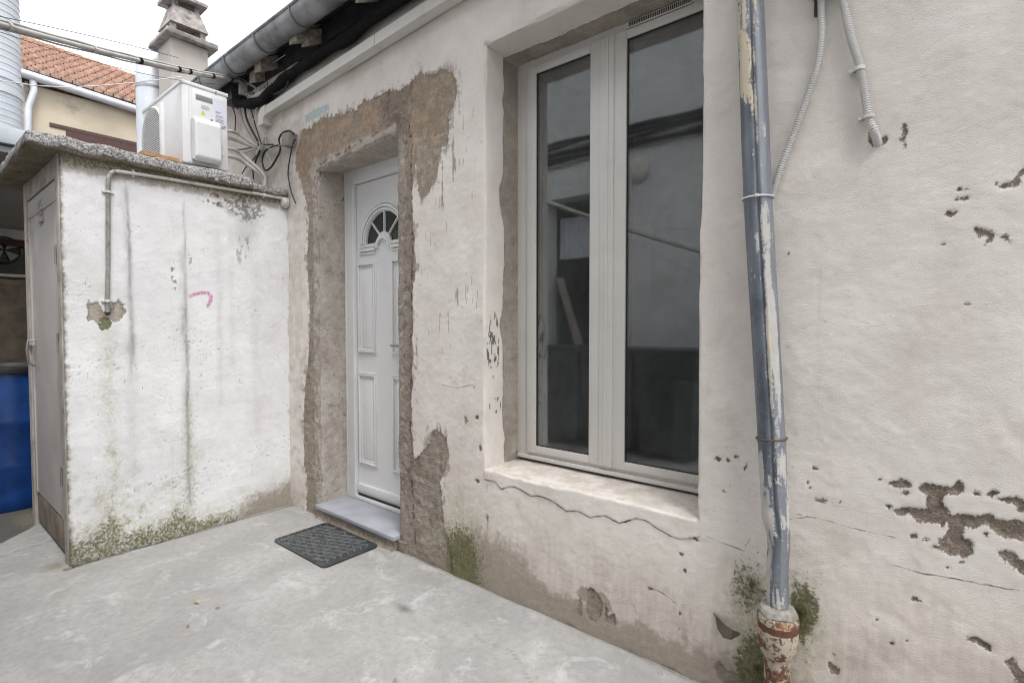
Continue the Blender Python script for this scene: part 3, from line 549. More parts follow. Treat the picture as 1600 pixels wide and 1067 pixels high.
# round and chip the opening corners
for (x0, x1, z0, z1, r) in ((DX0,DX1,DZ0,DZ1,.022),(WX0,WX1,WZ0,WZ1,.012)):
    near = (X > x0-.1) & (X < x1+.1) & (Z > z0-.1) & (Z < z1+.1)
    chip = 1+1.6*np.clip(fbm(P, 13, 3, 150), -.4, 1)
    for (cx_, ax, sg) in ((x0,0,-1),(x1,0,1),(z1,2,1),(z0,2,-1)):
        c = X if ax == 0 else Z; o = Z if ax == 0 else X; lo, hi = (z0, z1) if ax == 0 else (x0, x1)
        s = np.abs(cx_-c)+Y; t = np.clip(1-s/r, 0, 1)**2*chip*near*((o > lo-.002) & (o < hi+.002))
        D[:,ax] += sg*t*r*.35; D[:,1] += t*r*.35
# lintel of the door rises to the right at the face
wl_ = np.exp(-((Z-DZ1)/.22)**2)*smooth(Y, DD, 0)*smooth(np.abs(X+2.65), .75, .40); D[:,2] += (X+2.655)*.072*wl_
inn = isdoor | iswin
D[:,0] += np.where(iswin & ~sillm & ~headm & (X < -1.1), -.006*rough, 0)
P2 = P+D
wall.data.vertices.foreach_set('co', P2.ravel().astype(np.float32)); wall.data.update()
c01 = lambda a: np.clip(a, 0, 1)
set_attr(wall, 'm1', [b01, c01(moss), c01(dirt)]); set_attr(wall, 'm2', [c01(dark), c01(ochre), c01(blue)]); set_attr(wall, 'm4', [np.clip(sgn_/.12+.5, 0, 1), ckm*front, ckm*0]); set_attr(wall, 'm3', [c01(cement), c01(grime), c01(gsoft)])

# rest of the house body: gable returns, room, roof
b = MB(); b.box(-1.75,-.45,.34,2.2,.1,.12); b.box(-1.75,-.45,2.2,2.22,.1,2.7); b.box(-1.77,-1.75,.34,2.2,.1,2.7); b.box(-.45,-.43,.34,2.2,.1,2.7); b.box(-1.75,-.45,.34,2.2,2.7,2.72)
b.build('room', M_room, house)
b = MB(); b.box(-1.75,-1.61,.264,.34,.1,2.7); b.box(-.595,-.45,.264,.34,.1,2.7); b.box(-1.61,-.595,.264,.34,2.56,2.7); b.box(-1.61,-.595,.30,.34,.1,.57)
b.build('window_lining', M_room, house)
b = MB(); b.box(-5.42,-5.40,.0,4,-.05,3.0); b.box(2.6,2.62,0,4,-.05,3.0); b.box(-5.4,2.6,3.98,4.0,-.05,3.0); b.box(-3.2,-2.1,.30,.32,0,2.4)
b.build('rear_wall', M_neigh, house)
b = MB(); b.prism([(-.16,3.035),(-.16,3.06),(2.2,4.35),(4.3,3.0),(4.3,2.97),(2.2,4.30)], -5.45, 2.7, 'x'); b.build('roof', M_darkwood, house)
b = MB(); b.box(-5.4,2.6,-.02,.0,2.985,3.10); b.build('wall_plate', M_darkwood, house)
rx = [-5.26,-4.9,-4.55,-4.20,-3.86,-3.54,-3.21,-2.83,-2.46,-2.08,-1.70,-1.32,-.94,-.56,-.18,.2,.58,.96,1.34,1.72,2.1]
b = MB(); b.prism([(-.13,2.955),(-.13,3.035),(.3,3.26),(.3,3.18)], -.04, .04, 'x')
raf = None
for i, x in enumerate(rx):
    if raf is None: raf = b.build('rafter', M_wood, house, jit=.004); o = raf; base = raf.location.copy()
    else: o = raf.copy(); COL.objects.link(o)
    o.location = base+Vector((x, 0, random.uniform(-.012,.012))); o.rotation_euler = (random.uniform(-.03,.03), random.uniform(-.08,.08), random.uniform(-.06,.06))

# threshold
b = MB(); b.box(-3.06,-2.25,-.035,.24,.066,.090,.004); thr = b.build('threshold', M_stone, house, True)
nx = 60; xs_ = np.linspace(-3.06,-2.24,nx); zz_ = np.linspace(-.03,.066,8); XX, ZZ = np.meshgrid(xs_, zz_, indexing='ij')
Pq = np.stack([XX, XX*0-.024, ZZ], -1).reshape(-1,3); Pq[:,1] += fbm(Pq, 14, 4, 9)*.010; Pq[:,1] -= smooth(Pq[:,2], .03, -.03)*.02
MB().box(-3.12,-2.18,-.008,.05,-.04,.064).build('threshold_core', M_cement, house)
rs, _ = grid_mesh('threshold_riser', [(Pq.reshape(nx,8,3), None, False)], M_cement, house); rs.location = -house.location

# ------------------------------------------------------------------ DOOR (part of the house)
b = MB(); yf = .198
b.box(-3.055,-2.955,yf,.27,.092,2.27,.004); b.box(-2.36,-2.25,yf,.27,.092,2.27,.004); b.box(-2.955,-2.36,yf,.27,2.175,2.27,.004); b.box(-2.955,-2.36,yf+.004,.27,.092,.114,.003)
b.box(-2.963,-2.949,yf-.006,yf+.03,.114,2.185,.003); b.box(-3.045,-3.035,yf-.003,yf+.03,.11,2.25,.002)
door = b.build('door', M_pvc, house, True)
leaf_y = .222
def sub(mb, name, mat, par, smooth=False):
    o = mb.build(name, mat, None, smooth); o.parent = par
    return o
FC = (-2.6575, 1.775); FR = .190
# leaf plate with a fan opening: built as polygons around the half circle
b = MB(); outer = [(-2.946,.128),(-2.369,.128),(-2.369,2.170),(-2.946,2.170)]
arc = [(FC[0]+FR*math.cos(a), FC[1]+FR*math.sin(a)) for a in np.linspace(0, math.pi, 25)]
for y0 in (leaf_y,):
    b.box(-2.946,-2.369,y0,y0+.045,.128,FC[1]); b.box(-2.946,FC[0]-FR,y0,y0+.045,FC[1],2.170); b.box(FC[0]+FR,-2.369,y0,y0+.045,FC[1],2.170)
    for (x1, z1), (x2, z2) in zip(arc[:-1], arc[1:]): b.prism([(x1,z1),(x1,2.170),(x2,2.170),(x2,z2)], y0, y0+.045, 'y')
leaf = sub(b, 'leaf', M_pvc, door)
def frame_ring(mb, x0, x1, z0, z1, w, y0, y1, bev=.003):
    for (r0, d0, d1) in ((0., y1, y0+(y1-y0)*.45), (w*.35, y1, y0), (w*.72, y1, y0+(y1-y0)*.55)):
        ww = w*.30
        a0, a1, c0, c1 = x0+r0, x1-r0, z0+r0, z1-r0
        mb.box(a0, a1, d1, d0, c0, c0+ww, bev*.6); mb.box(a0, a1, d1, d0, c1-ww, c1, bev*.6); mb.box(a0, a0+ww, d1, d0, c0+ww, c1-ww, bev*.6); mb.box(a1-ww, a1, d1, d0, c0+ww, c1-ww, bev*.6)
for (x0, x1) in ((-2.942,-2.728),(-2.587,-2.373)):
    for (z0, z1) in ((1.062,1.662),(.328,.942)):
        b = MB(); frame_ring(b, x0+.006, x1-.006, z0, z1, .034, leaf_y-.015, leaf_y+.004); b.box(x0+.05, x1-.05, leaf_y-.004, leaf_y+.003, z0+.045, z1-.045, .003)
        sub(b, 'panel_moulding', M_pvc, door, True)
b = MB()
for (r, w, d) in ((.203,.012,.010),(.222,.014,.016),(.245,.010,.009)):
    A = np.linspace(0, math.pi, 33)
    for a0, a1 in zip(A[:-1], A[1:]):
        b.prism([(FC[0]+rr*math.cos(a), FC[1]+rr*math.sin(a)) for rr, a in ((r-w/2,a0),(r+w/2,a0),(r+w/2,a1),(r-w/2,a1))], leaf_y-d, leaf_y+.003, 'y')
for (z0, z1, d) in ((FC[1]-.022,FC[1]-.010,.010),(FC[1]-.048,FC[1]-.030,.016),(FC[1]-.066,FC[1]-.056,.009)):
    b.box(FC[0]-.25, FC[0]-.085, leaf_y-d, leaf_y+.003, z0, z1, .002); b.box(FC[0]+.085, FC[0]+.25, leaf_y-d, leaf_y+.003, z0, z1, .002)
for (r, w, d) in ((.075,.012,.010),(.060,.014,.016)):
    A = np.linspace(0, math.pi, 17)
    for a0, a1 in zip(A[:-1], A[1:]):
        b.prism([(FC[0]+rr*math.cos(a), FC[1]-.035+rr*math.sin(a)) for rr, a in ((r-w/2,a0),(r+w/2,a0),(r+w/2,a1),(r-w/2,a1))], leaf_y-d, leaf_y+.003, 'y')
sub(b, 'fan_moulding', M_pvc, door, True)
hub = [(FC[0]+.062*math.cos(a), FC[1]+.062*math.sin(a)) for a in np.linspace(0, math.pi, 13)]
b = MB(); b.prism(hub, leaf_y-.006, leaf_y+.02, 'y'); sub(b, 'fan_hub', M_pvc, door)
for k in range(4):
    a0, a1 = math.pi*k/4+.02, math.pi*(k+1)/4-.02
    A = np.linspace(a0, a1, 8); pg = [(FC[0]+FR*math.cos(a), FC[1]+FR*math.sin(a)) for a in A]+[(FC[0]+.06*math.cos(a), FC[1]+.06*math.sin(a)) for a in A[::-1]]
    b = MB(); b.prism(pg, leaf_y+.014, leaf_y+.020, 'y'); sub(b, 'fan_pane', M_window_dark, door)
for k in range(1, 4):
    a = math.pi*k/4; t = (-math.sin(a)*.0042, math.cos(a)*.0042)
    pts = [(FC[0]+.055*math.cos(a)+t[0], FC[1]+.055*math.sin(a)+t[1]), (FC[0]+.192*math.cos(a)+t[0], FC[1]+.192*math.sin(a)+t[1]), (FC[0]+.192*math.cos(a)-t[0], FC[1]+.192*math.sin(a)-t[1]), (FC[0]+.055*math.cos(a)-t[0], FC[1]+.055*math.sin(a)-t[1])]
    b = MB(); b.prism(pts, leaf_y+.001, leaf_y+.016, 'y'); sub(b, 'glazing_bar', M_pvc, door)
b = MB(); b.box(-2.944,-2.371,leaf_y-.018,leaf_y+.004,.150,.200,.007); sub(b, 'weather_bar', M_pvc, door, True)
b = MB(); b.box(-2.948,-2.367,leaf_y-.004,leaf_y+.02,.115,.129); sub(b, 'gap_strip', M_gasket, door)  # black strip standing in for the dark gap under the leaf
b = MB(); b.box(-2.42,-2.385,leaf_y-.008,leaf_y+.002,.98,1.20,.003); b.tube([(-2.402,leaf_y-.005,1.13),(-2.402,leaf_y-.05,1.13),(-2.415,leaf_y-.058,1.13),(-2.52,leaf_y-.058,1.128)], .008, 10); sub(b, 'handle', M_steel, door, True)

# ------------------------------------------------------------------ WINDOW (part of the house)
def ring(x0, x1, z0, z1, wl, wr, wb, wt, y0, y1, bev=.003):
    mb = MB(); mb.box(x0, x0+wl, y0, y1, z0, z1, bev); mb.box(x1-wr, x1, y0, y1, z0, z1, bev); mb.box(x0+wl-.001, x1-wr+.001, y0+.0005, y1, z0, z0+wb, bev); mb.box(x0+wl-.001, x1-wr+.001, y0+.0005, y1, z1-wt, z1, bev); return mb
b = ring(-1.612,-.588,.588,2.56,.074,.074,.042,.068,.252,.32,.004); b.box(-1.60,-.60,.236,.262,.588,.606,.003)
window = b.build('window', M_winpvc, house, True)
def add_sash(x0, x1, gx0, gx1, handle_side):
    mb = ring(x0, x1, .622, 2.497, gx0-x0, x1-gx1, .036, .036, .240, .30, .005)
    s = sub(mb, 'sash', M_winpvc, window, True)
    g = ring(gx0-.001, gx1+.001, .657, 2.462, .0045, .0045, .0045, .0045, .2475, .300, .001); sub(g, 'gasket', M_gasket, window)
    g = MB(); g.box(gx0+.002, gx1-.002, .253, .259, .660, 2.459); sub(g, 'pane', M_glass, window)
add_sash(-1.545,-1.132,-1.490,-1.190,1); add_sash(-1.073,-.636,-1.013,-.690,0)
b = MB(); b.box(-1.136,-1.069,.234,.30,.622,2.497,.006); b.box(-1.112,-1.094,.230,.24,.63,2.49,.004); sub(b, 'centre_stile', M_winpvc, window, True)
b = MB(); b.box(-1.02,-.74,.244,.255,2.503,2.530,.003); sub(b, 'vent', M_winpvc, window, True)
for k in range(34):
    x = -1.005+k*.0078; b = MB(); b.box(x, x+.0038, .2415, .246, 2.508, 2.525)
    if k == 0: slot = sub(b, 'vent_slot', M_gasket, window)
    else:
        o = slot.copy(); o.location = (k*.0078, 0, 0); COL.objects.link(o)
b = MB(); b.box(-1.57,-1.45,.90,.94,.6,2.45); b.box(-1.25,-.6,1.4,1.42,.15,.9)
b.build('inside_furniture', M_room, house)

# ------------------------------------------------------------------ SHED
shed = thing('shed', 'low whitewashed outbuilding with mossy base, beige side door and lichen covered slab roof', 'shed', (-3.9,-.6,0))
SX = -3.43
grime = 0
ys = axis_pts((-1.19,.03,.0062)); zs = axis_pts((-.04,2.145,.0062)); YY, ZZ = np.meshgrid(ys, zs, indexing='ij')
swall, P = grid_mesh('wall', [(np.stack([YY*0+SX, YY, ZZ], -1), None, False)], M_shed, shed); swall.location = -shed.location
Y, Z = P[:,1].copy(), P[:,2].copy(); Q = np.stack([Y, Z, Y*0], -1)
w1 = fbm(Q, 30, 5, 200, .7)*.022; n5 = fbm(Q, 18, 4, 201)
top_line = [(-1.222,0.179),(-1.158,0.202),(-1.078,0.212),(-1.044,0.279),(-1.016,0.289),(-0.967,0.193),(-0.893,0.172),(-0.817,0.168),(-0.746,0.189),(-0.703,0.242),(-0.653,0.210),(-0.585,0.140),(-0.495,0.127),(-0.381,0.113),(-0.301,0.146),(-0.155,0.164),(0.011,0.191)]
zl = np.interp(Y, [a for a, _ in top_line], [c for _, c in top_line])
below = smooth(zl-Z+w1*2.2, -.08, .12); moss = below*smooth(Y, -.15, -.42)*1.0*(1-.2*smooth(Y, -.9, -1.1))
dirt = below*.75*smooth(Y, -.5, -.15)+.35*below
def streakS(px, z0, z1, w, amp, sd):
    c = px+.012*fbm(np.stack([Z*2, Z*0+sd, Z*0], -1), 1., 3, sd); return amp*np.exp(-((Y-c+.006*fbm(np.stack([Y*60, Z*25, Y*0], -1), 1., 3, sd+5))/w)**2)*smooth(Z, z0-.15, z0+.05)*smooth(Z, z1+.06, z1-.06)*(.65+.5*fbm(np.stack([Y*40, Z*14, Y*0], -1), 1., 3, sd+1))
s1 = [(-0.906,1.982),(-0.926,0.926),(-0.631,2.000),(-0.653,0.749),(-0.998,1.210),(-1.017,0.236),(-0.690,1.647),(-0.696,1.319),(-0.599,1.725),(-0.603,1.473),(-0.276,2.010),(-0.292,1.738),(-0.448,1.838),(-0.222,1.285),(-0.373,1.365)]
dirt += streakS(s1[0][0], 1.05, 2.0, .016, .85, 301)+streakS(s1[0][0], .25, 1.2, .028, .30, 302)
dark = streakS(s1[2][0], .25, 1.98, .008, .66, 303)+streakS(s1[0][0], 1.45, 2.0, .006, .5, 305)
dirt += streakS(s1[2][0]-.004, .2, 1.7, .020, .62, 304)+streakS(s1[12][0], .8, 1.85, .02, .28, 306)+streakS(s1[13][0], .9, 1.7, .03, .22, 307)+streakS(s1[14][0], 1.0, 1.9, .02, .18, 308)
moss += streakS(s1[4][0]-.005, .15, 1.28, .040, .62, 309)+streakS(s1[2][0]+.0, .2, .85, .040, .62, 310)
moss += .6*smooth(zl+.32-Z+w1*3, -.2, .25)*smooth(n5, .0, .5)*smooth(Y, -.3, -.5)*.8
gs = dirt*.9; gd = dark*.95; grime = np.clip(gs-below*.75*smooth(Y, -.5, -.15)-.35*below, 0, 1)*1.0+gd; dirt = below*.75*smooth(Y, -.5, -.15)+.30*below; gsoft = np.clip(moss-below, 0, 1)*1.1+.75*below; moss = np.maximum(below**1.6*smooth(Y, -.15, -.42)*.58, moss*.35); dark = dark*.25
mould = np.maximum(.62*smooth(blob(Y+w1, Z+w1, s1[10], .19, .15), 0, .55)*smooth(fbm(Q, 75, 4, 211), -.36, .06), .8*smooth(blob(Y+w1, Z+w1, (s1[10][0]-.18, s1[10][1]+.01), .15, .07), 0, .7)*smooth(fbm(Q, 70, 4, 217), -.12, .22)); dark = np.maximum(dark, mould)
grime = np.clip(grime+.35*smooth(blob(Y+w1, Z+w1, (s1[10][0], s1[10][1]-.12), .12, .30), 0, .8), 0, 1)
dark = np.maximum(dark, .55*smooth(blob(Y+w1, Z+w1, (s1[11][0], s1[11][1]), .09, .22), 0, .7)*smooth(fbm(Q, (60, 20, 1), 4, 212), -.05, .25))
dirt = np.maximum(dirt, .6*smooth(blob(Y, Z, (s1[10][0]-.05, s1[10][1]+.03), .3, .10), 0, .8))
dirt = np.maximum(dirt, .9*smooth(Z+w1*.7, 1.99, 2.07)); moss = np.maximum(moss, .6*smooth(Z+w1, 2.03, 2.09)); dark = np.maximum(dark, .6*smooth(.012-Z+w1*.4, 0, .02)); dirt = np.maximum(dirt, .6*smooth(Y, -.03, .0)*smooth(n5, -.4, .3))
dens = np.clip(.10+.5*smooth(np.abs(Y+.62), .25, .0)*smooth(Z, 1.6, .8)+.5*smooth(np.abs(Y+.035), .06, .0)+.35*smooth(Z, .9, .3)+.3*smooth(Y, -1.0, -1.18)+.45*smooth(np.abs(Z-1.05), .35, .0), 0, 1)
pitn = fbm(Q, 125, 2, 213); pits = smooth(pitn+.3*fbm(Q, 9, 2, 216), -.015+.71-.22*dens, .80-.22*dens)
dark = np.maximum(dark, .6*pits); dark = np.maximum(dark, .6*smooth(.016-(Y+1.19)+w1*.5, 0, .014)); dirt = np.maximum(dirt, .7*smooth(.04-(Y+1.19)+w1, 0, .04))
oc = np.maximum(smooth(blob(Y+w1*.5, Z, (s1[6][0], 1.52), .020, .17), 0, .5), smooth(blob(Y+w1*.5, Z, (s1[8][0], 1.62), .016, .15), 0, .5))*smooth(fbm(Q, 60, 3, 214), -.1, .15)
bare = np.maximum(fbm(Q, 55, 4, 218)*.016-.004+poly_sd(Y+w1*1.2, Z+w1*1.2, [(-1.097,1.362),(-1.076,1.386),(-1.049,1.374),(-1.028,1.327),(-1.012,1.313),(-0.983,1.369),(-0.955,1.387),(-0.927,1.357),(-0.925,1.297),(-0.968,1.272),(-1.002,1.279),(-1.030,1.258),(-1.062,1.258),(-1.094,1.278)]), -.06)
b01 = np.clip(np.maximum(bare/.024*.5+.5, oc*.62), 0, 1)
moss += .9*smooth(blob(Y+w1, Z+w1, [(-1.019,1.262)][0], .035, .05), 0, .5)
dark = np.maximum(dark, smooth(blob(Y, Z, [(-1.007,1.317)][0], .022, .016), 0, .4))
pk = line_d(Y, Z, [(-0.604,1.424),(-0.587,1.436),(-0.555,1.445),(-0.512,1.451),(-0.491,1.429),(-0.495,1.397),(-0.510,1.365)], .1); pink = smooth(pk+fbm(Q, 80, 3, 215)*.004, .013, .005)*.85
Dx = fbm(Q, 1.8, 3, 220)*.012+fbm(Q, 12, 4, 221)*.0028-.0018*pits-smooth(bare, -.002, .004)*.005+moss*fbm(Q, 70, 3, 222)*.0035
Dx -= smooth(.012-(Y+1.19)+fbm(Q, 30, 3, 223)*.004, 0, .012)*.006
P2 = P.copy(); P2[:,0] += Dx; P2[:,1] += fbm(Q, 20, 3, 224)*.004*(Y < -1.17)
swall.data.vertices.foreach_set('co', P2.ravel().astype(np.float32)); swall.data.update()
set_attr(swall, 'm1', [b01, c01(moss), c01(dirt)]); set_attr(swall, 'm2', [c01(dark), c01(oc), c01(pink)]); set_attr(swall, 'm3', [c01(b01*.8), c01(grime), c01(gsoft)])
# front face around the door, other walls
b = MB(); b.box(-3.53,-3.452,-1.192,-1.10,-.04,2.14,.004); b.box(-4.45,-4.36,-1.192,-1.10,-.04,2.14,.004); b.box(-4.36,-3.53,-1.188,-1.10,2.02,2.14,.004)
dfr = b.build('door_frame', M_shframe, shed, True)
b = MB(); b.box(-4.45,-4.43,-1.10,.0,-.04,2.14); b.box(-4.43,-3.46,-.99,-.97,-.04,2.14); b.build('back_wall', M_shframe, shed)
b = MB(); b.box(-4.352,-3.540,-1.180,-1.14,.205,2.012,.003); sdoor = b.build('door', M_shdoor, shed, True)
b = MB(); b.box(-4.352,-3.540,-1.186,-1.176,1.905,2.008,.003); b.box(-3.60,-3.542,-1.187,-1.176,.21,1.90,.003); b.box(-4.35,-4.31,-1.187,-1.176,.21,1.90,.003); sub(b, 'batten', M_shdoor, sdoor, True)
b = MB(); b.box(-4.352,-3.540,-1.178,-1.14,.02,.192,.003); b.build('kick_board', simple('stained brown kick board', (.20,.16,.125), .85, var=.3, scale=9, bump=.4, dirt=(.07,.055,.04), dirt_amt=.8), shed, True)
for z in (1.62,1.16,.45):
    b = MB(); b.tube([(-3.537,-1.194,z-.05),(-3.537,-1.194,z+.05)], .007, 8); b.box(-3.575,-3.537,-1.1925,-1.188,z-.045,z+.045); sub(b, 'hinge', M_steel, sdoor, True)
b = MB(); b.tube([(-4.25,-1.182,1.16),(-4.25,-1.215,1.16),(-4.25,-1.222,1.10),(-4.25,-1.215,1.02),(-4.25,-1.182,1.00)], .006, 8); b.box(-4.43,-4.24,-1.200,-1.190,1.115,1.13,.002); sub(b, 'handle', M_steel, sdoor, True)
# faint relief sign on the door: worn characters over an underline
def font_obj(txt, size, mat, name, par, loc, rot, ext=.0008):
    cu = bpy.data.curves.new(name, 'FONT'); cu.body = txt; cu.size = size; cu.extrude = ext; cu.align_x = 'CENTER'; cu.align_y = 'CENTER'
    o = bpy.data.objects.new(name, cu); COL.objects.link(o); bpy.context.view_layer.update()
    me = bpy.data.meshes.new_from_object(o.evaluated_get(bpy.context.evaluated_depsgraph_get())); bpy.data.objects.remove(o)
    o = bpy.data.objects.new(name, me); me.materials.clear(); me.materials.append(mat); COL.objects.link(o); o.location = loc; o.rotation_euler = rot
    if par: o.parent = par
    return o
pz = [[(-3.956,-1.189,1.913)][0], [(-3.963,-1.189,1.867)][0]]
sgn = thing('door_sign', 'small worn raised sign with faint characters over an underline on the beige shed door', 'sign', (pz[0][0], -1.189, pz[0][2]))
for dz, tx in ((.030,'EDC'),(-.020,'RSB')):
    font_obj(tx, .058, M_shframe, 'lettering', sgn, (0, .002, dz), (math.pi/2, 0, 0), .0015)
b = MB(); b.box(pz[0][0]-.058, pz[0][0]+.058, -1.191, -1.186, pz[0][2]-.075, pz[0][2]-.062); b.build('underline', M_shframe, sgn)

# slab roof of the shed: irregular lichen concrete
def rough_slab(x0, x1, y0, y1, z0, z1, step, amp, seed, name, par, mat):
    ax, ay, az = [axis_pts((a, b_, step)) for a, b_ in ((x0,x1),(y0,y1),(z0,z1))]; sh = []
    def g(u, v, f, flip): A, B = np.meshgrid(u, v, indexing='ij'); sh.append((f(A, B), None, flip))
    for z, fl in ((z0, True),(z1, False)): g(ax, ay, lambda A, B: np.stack([A, B, A*0+z], -1), fl)
    for y, fl in ((y0, False),(y1, True)): g(ax, az, lambda A, B: np.stack([A, A*0+y, B], -1), fl)
    for x, fl in ((x0, True),(x1, False)): g(ay, az, lambda A, B: np.stack([A*0+x, A, B], -1), fl)
    ob, P = grid_mesh(name, sh, mat, par); D = np.stack([fbm(P, 11, 5, seed+k)*amp for k in range(3)], -1)
    c = np.array([(x0+x1)/2, (y0+y1)/2, (z0+z1)/2]); h = np.array([x1-x0, y1-y0, z1-z0])/2; e = np.abs((P-c)/h)
    nearedge = np.sort(np.clip((1-e)*h, 0, 9), axis=1); s = nearedge[:,1]; t = np.clip(1-s/.02, 0, 1)**2
    D -= np.sign(P-c)*(e > .9)*t[:,None]*.008*(1+fbm(P, 30, 3, seed+9)[:,None]*1.5)
    ob.data.vertices.foreach_set('co', (P+D).ravel().astype(np.float32)); ob.data.update(); ob.location = -par.location; return ob
rough_slab(-4.62,-3.375,-1.315,-.245,2.125,2.198,.012,.012,400,'roof_slab',shed,M_lichen)
rough_slab(-4.62,-3.40,-.25,.0,2.115,2.172,.012,.012,420,'roof_slab',shed,M_lichen)

# moss cushions at the foot of the shed and round the iron pipe: real clumps
def clumps(name, pts, r0, r1, label):
    b = MB()
    for (x, y, z) in pts:
        r = random.uniform(r0, r1); n = 6
        for k in range(n):
            a = random.uniform(0, 6.28); t = random.uniform(.2, 1.2); d = Vector((math.cos(a)*math.sin(t), math.sin(a)*math.sin(t), math.cos(t)))*r
            s = d.cross(Vector((0,0,1))).normalized()*r*.28; p = Vector((x,y,z)); b.add([p-s, p+s, p+d*1.1+s*.3, p+d*1.1-s*.3], [(0,1,2,3)])
    o = b.build(name, M_moss); return tag(o, label, 'moss', None, 'stuff')
pts = []
for i in range(1300):
    y = -1.18+1.0*random.random()**1.4; zt = np.interp(y, [a for a, _ in top_line], [c for _, c in top_line])*.85
    z = zt*random.random()**1.6; 
    if fbm(np.array([[y*1., z, 0]]), 14, 3, 77)[0] > -.05: pts.append((SX+.002+random.uniform(-.006,.004), y, z))
clumps('moss', pts, .0015, .0035, 'green moss along the foot of the whitewashed shed wall')
pts = []
for i in range(1100):
    c, r = random.choice([((-.43,.40),(.075,.12)),((-.285,.36),(.055,.13)),((-.285,.36),(.055,.13)),((-.41,.13),(.08,.17))]); a = random.uniform(0, 6.28); q_ = abs(random.gauss(0,.48))
    pts.append((c[0]+math.cos(a)*r[0]*q_, random.uniform(-.012,.004), c[1]+math.sin(a)*r[1]*q_))
clumps('moss', pts, .0018, .0042, 'yellow green moss around the rusty foot of the downpipe')

# ------------------------------------------------------------------ shed conduit, leaves, mat
b = MB(); cpts = [(-3.415,-1.010,1.320),(-3.415,-1.009,1.381),(-3.415,-1.003,1.553),(-3.415,-0.998,1.792),(-3.415,-0.994,1.962),(-3.415,-0.993,2.023),(-3.415,-0.984,2.059),(-3.415,-0.962,2.078),(-3.415,-0.905,2.084),(-3.415,-0.690,2.093),(-3.415,-0.449,2.099),(-3.415,-0.217,2.106),(-3.415,-0.046,2.109),(-3.415,0.026,2.105)]
cpts = [tuple(c) for c in cpts]
i0 = 6
cond = thing('conduit', 'dirty white conduit running under the slab and bending down the shed wall', 'conduit', (-3.415, cpts[0][1], cpts[0][2]))
MB().tube(cpts[:6]+cpts[6:8], .0105, 12).build('vertical_run', simple('grimy grey conduit', (.27,.26,.24), .7, var=.25, scale=30, dirt=(.10,.095,.08), dirt_amt=.7), cond, True)
MB().tube(spline(cpts[5:], 6), .0098, 12).build('horizontal_run', M_conduit, cond, True)
for c in [cpts[1], cpts[4], (-3.415, *[(-3.415,-0.881,2.086)][0][1:]), (-3.415, *[(-3.415,-0.167,2.107)][0][1:])]:
    b = MB(); v = c in (cpts[1], cpts[4])
    b.lathe([(.0105,-.006),(.0145,-.006),(.0145,.006),(.0105,.006)], c, 'z' if v else 'y', 14)
    if v: b.box(-3.43,-3.418,c[1]-.026,c[1]+.026,c[2]-.006,c[2]+.006,.002)
    else: b.box(-3.43,-3.418,c[1]-.006,c[1]+.006,c[2]-.02,c[2]+.022,.002)
    b.build('clip', M_conduit, cond, True)
e = [(-3.410,-0.005,2.082)][0]
b = MB(); b.lathe([(.0,-.025),(.026,-.022),(.036,-.005),(.036,.012),(.0,.02)], (e[0], e[1]-.02, e[2]), 'y', 18)
tag(b.build('junction_box', M_conduit, None, True), 'round dirty white junction box where the shed conduit meets the house wall', 'junction box')

mat_c = Vector((-2.652,-.205,0)); dm = thing('doormat', 'black rubber doormat with basket weave ribs in front of the white door', 'doormat', mat_c)
hx, hy = .272, .172
b = MB(); pr_ = []
for cx_, cy_, a0 in ((hx-.03,hy-.03,0),(-hx+.03,hy-.03,90),(-hx+.03,-hy+.03,180),(hx-.03,-hy+.03,270)):
    for k in range(6): a = math.radians(a0+k*18); pr_.append((mat_c.x+cx_+.03*math.cos(a), mat_c.y+cy_+.03*math.sin(a)))
b.prism(pr_, .002, .009, 'z'); b.build('base', M_rubber, dm)
b = MB(); n = len(pr_); ins = [(mat_c.x+(x-mat_c.x)*.955, mat_c.y+(y-mat_c.y)*.93) for x, y in pr_]
for k in range(n):
    a_, c_ = pr_[k], pr_[(k+1)%n]; d_, e_ = ins[(k+1)%n], ins[k]
    b.prism([a_, c_, d_, e_], .008, .0115, 'z')
b.build('border', M_rubber, dm)
b = MB(); st = .050
for i in range(-9, 10):
    for j in range(-7, 8):
        x = i*st; y = j*st*.82+(.5*st*.82 if i % 2 else 0)
        if abs(x) > hx-.022 or abs(y) > hy-.020: continue
        for s, L_, off in ((1,.027,0),(-1,.027,.025)):
            an = math.radians(33)*s; dx, dy = math.cos(an)*L_*.9, math.sin(an)*L_*.9; nxv, nyv = -math.sin(an)*.0027, math.cos(an)*.0027
            cx_, cy_ = mat_c.x+x+(off), mat_c.y+y
            if abs(cx_-mat_c.x)+dx > hx-.01: continue
            lo = [(cx_-dx-nxv*1.7, cy_-dy-nyv*1.7, .0085),(cx_+dx-nxv*1.7, cy_+dy-nyv*1.7, .0085),(cx_+dx+nxv*1.7, cy_+dy+nyv*1.7, .0085),(cx_-dx+nxv*1.7, cy_-dy+nyv*1.7, .0085)]
            hi = [(cx_-dx-nxv*.6, cy_-dy-nyv*.6, .0165),(cx_+dx-nxv*.6, cy_+dy-nyv*.6, .0165),(cx_+dx+nxv*.6, cy_+dy+nyv*.6, .0165),(cx_-dx+nxv*.6, cy_-dy+nyv*.6, .0165)]
            b.add(lo+hi, [(0,1,5,4),(1,2,6,5),(2,3,7,6),(3,0,4,7),(4,5,6,7)])
o = b.build('tread', simple('rubber tread with glint tone', (.12,.125,.128), .30, var=.3, scale=40), dm); o['kind'] = 'stuff'  # ribs paler than the base, their glints put into the colour
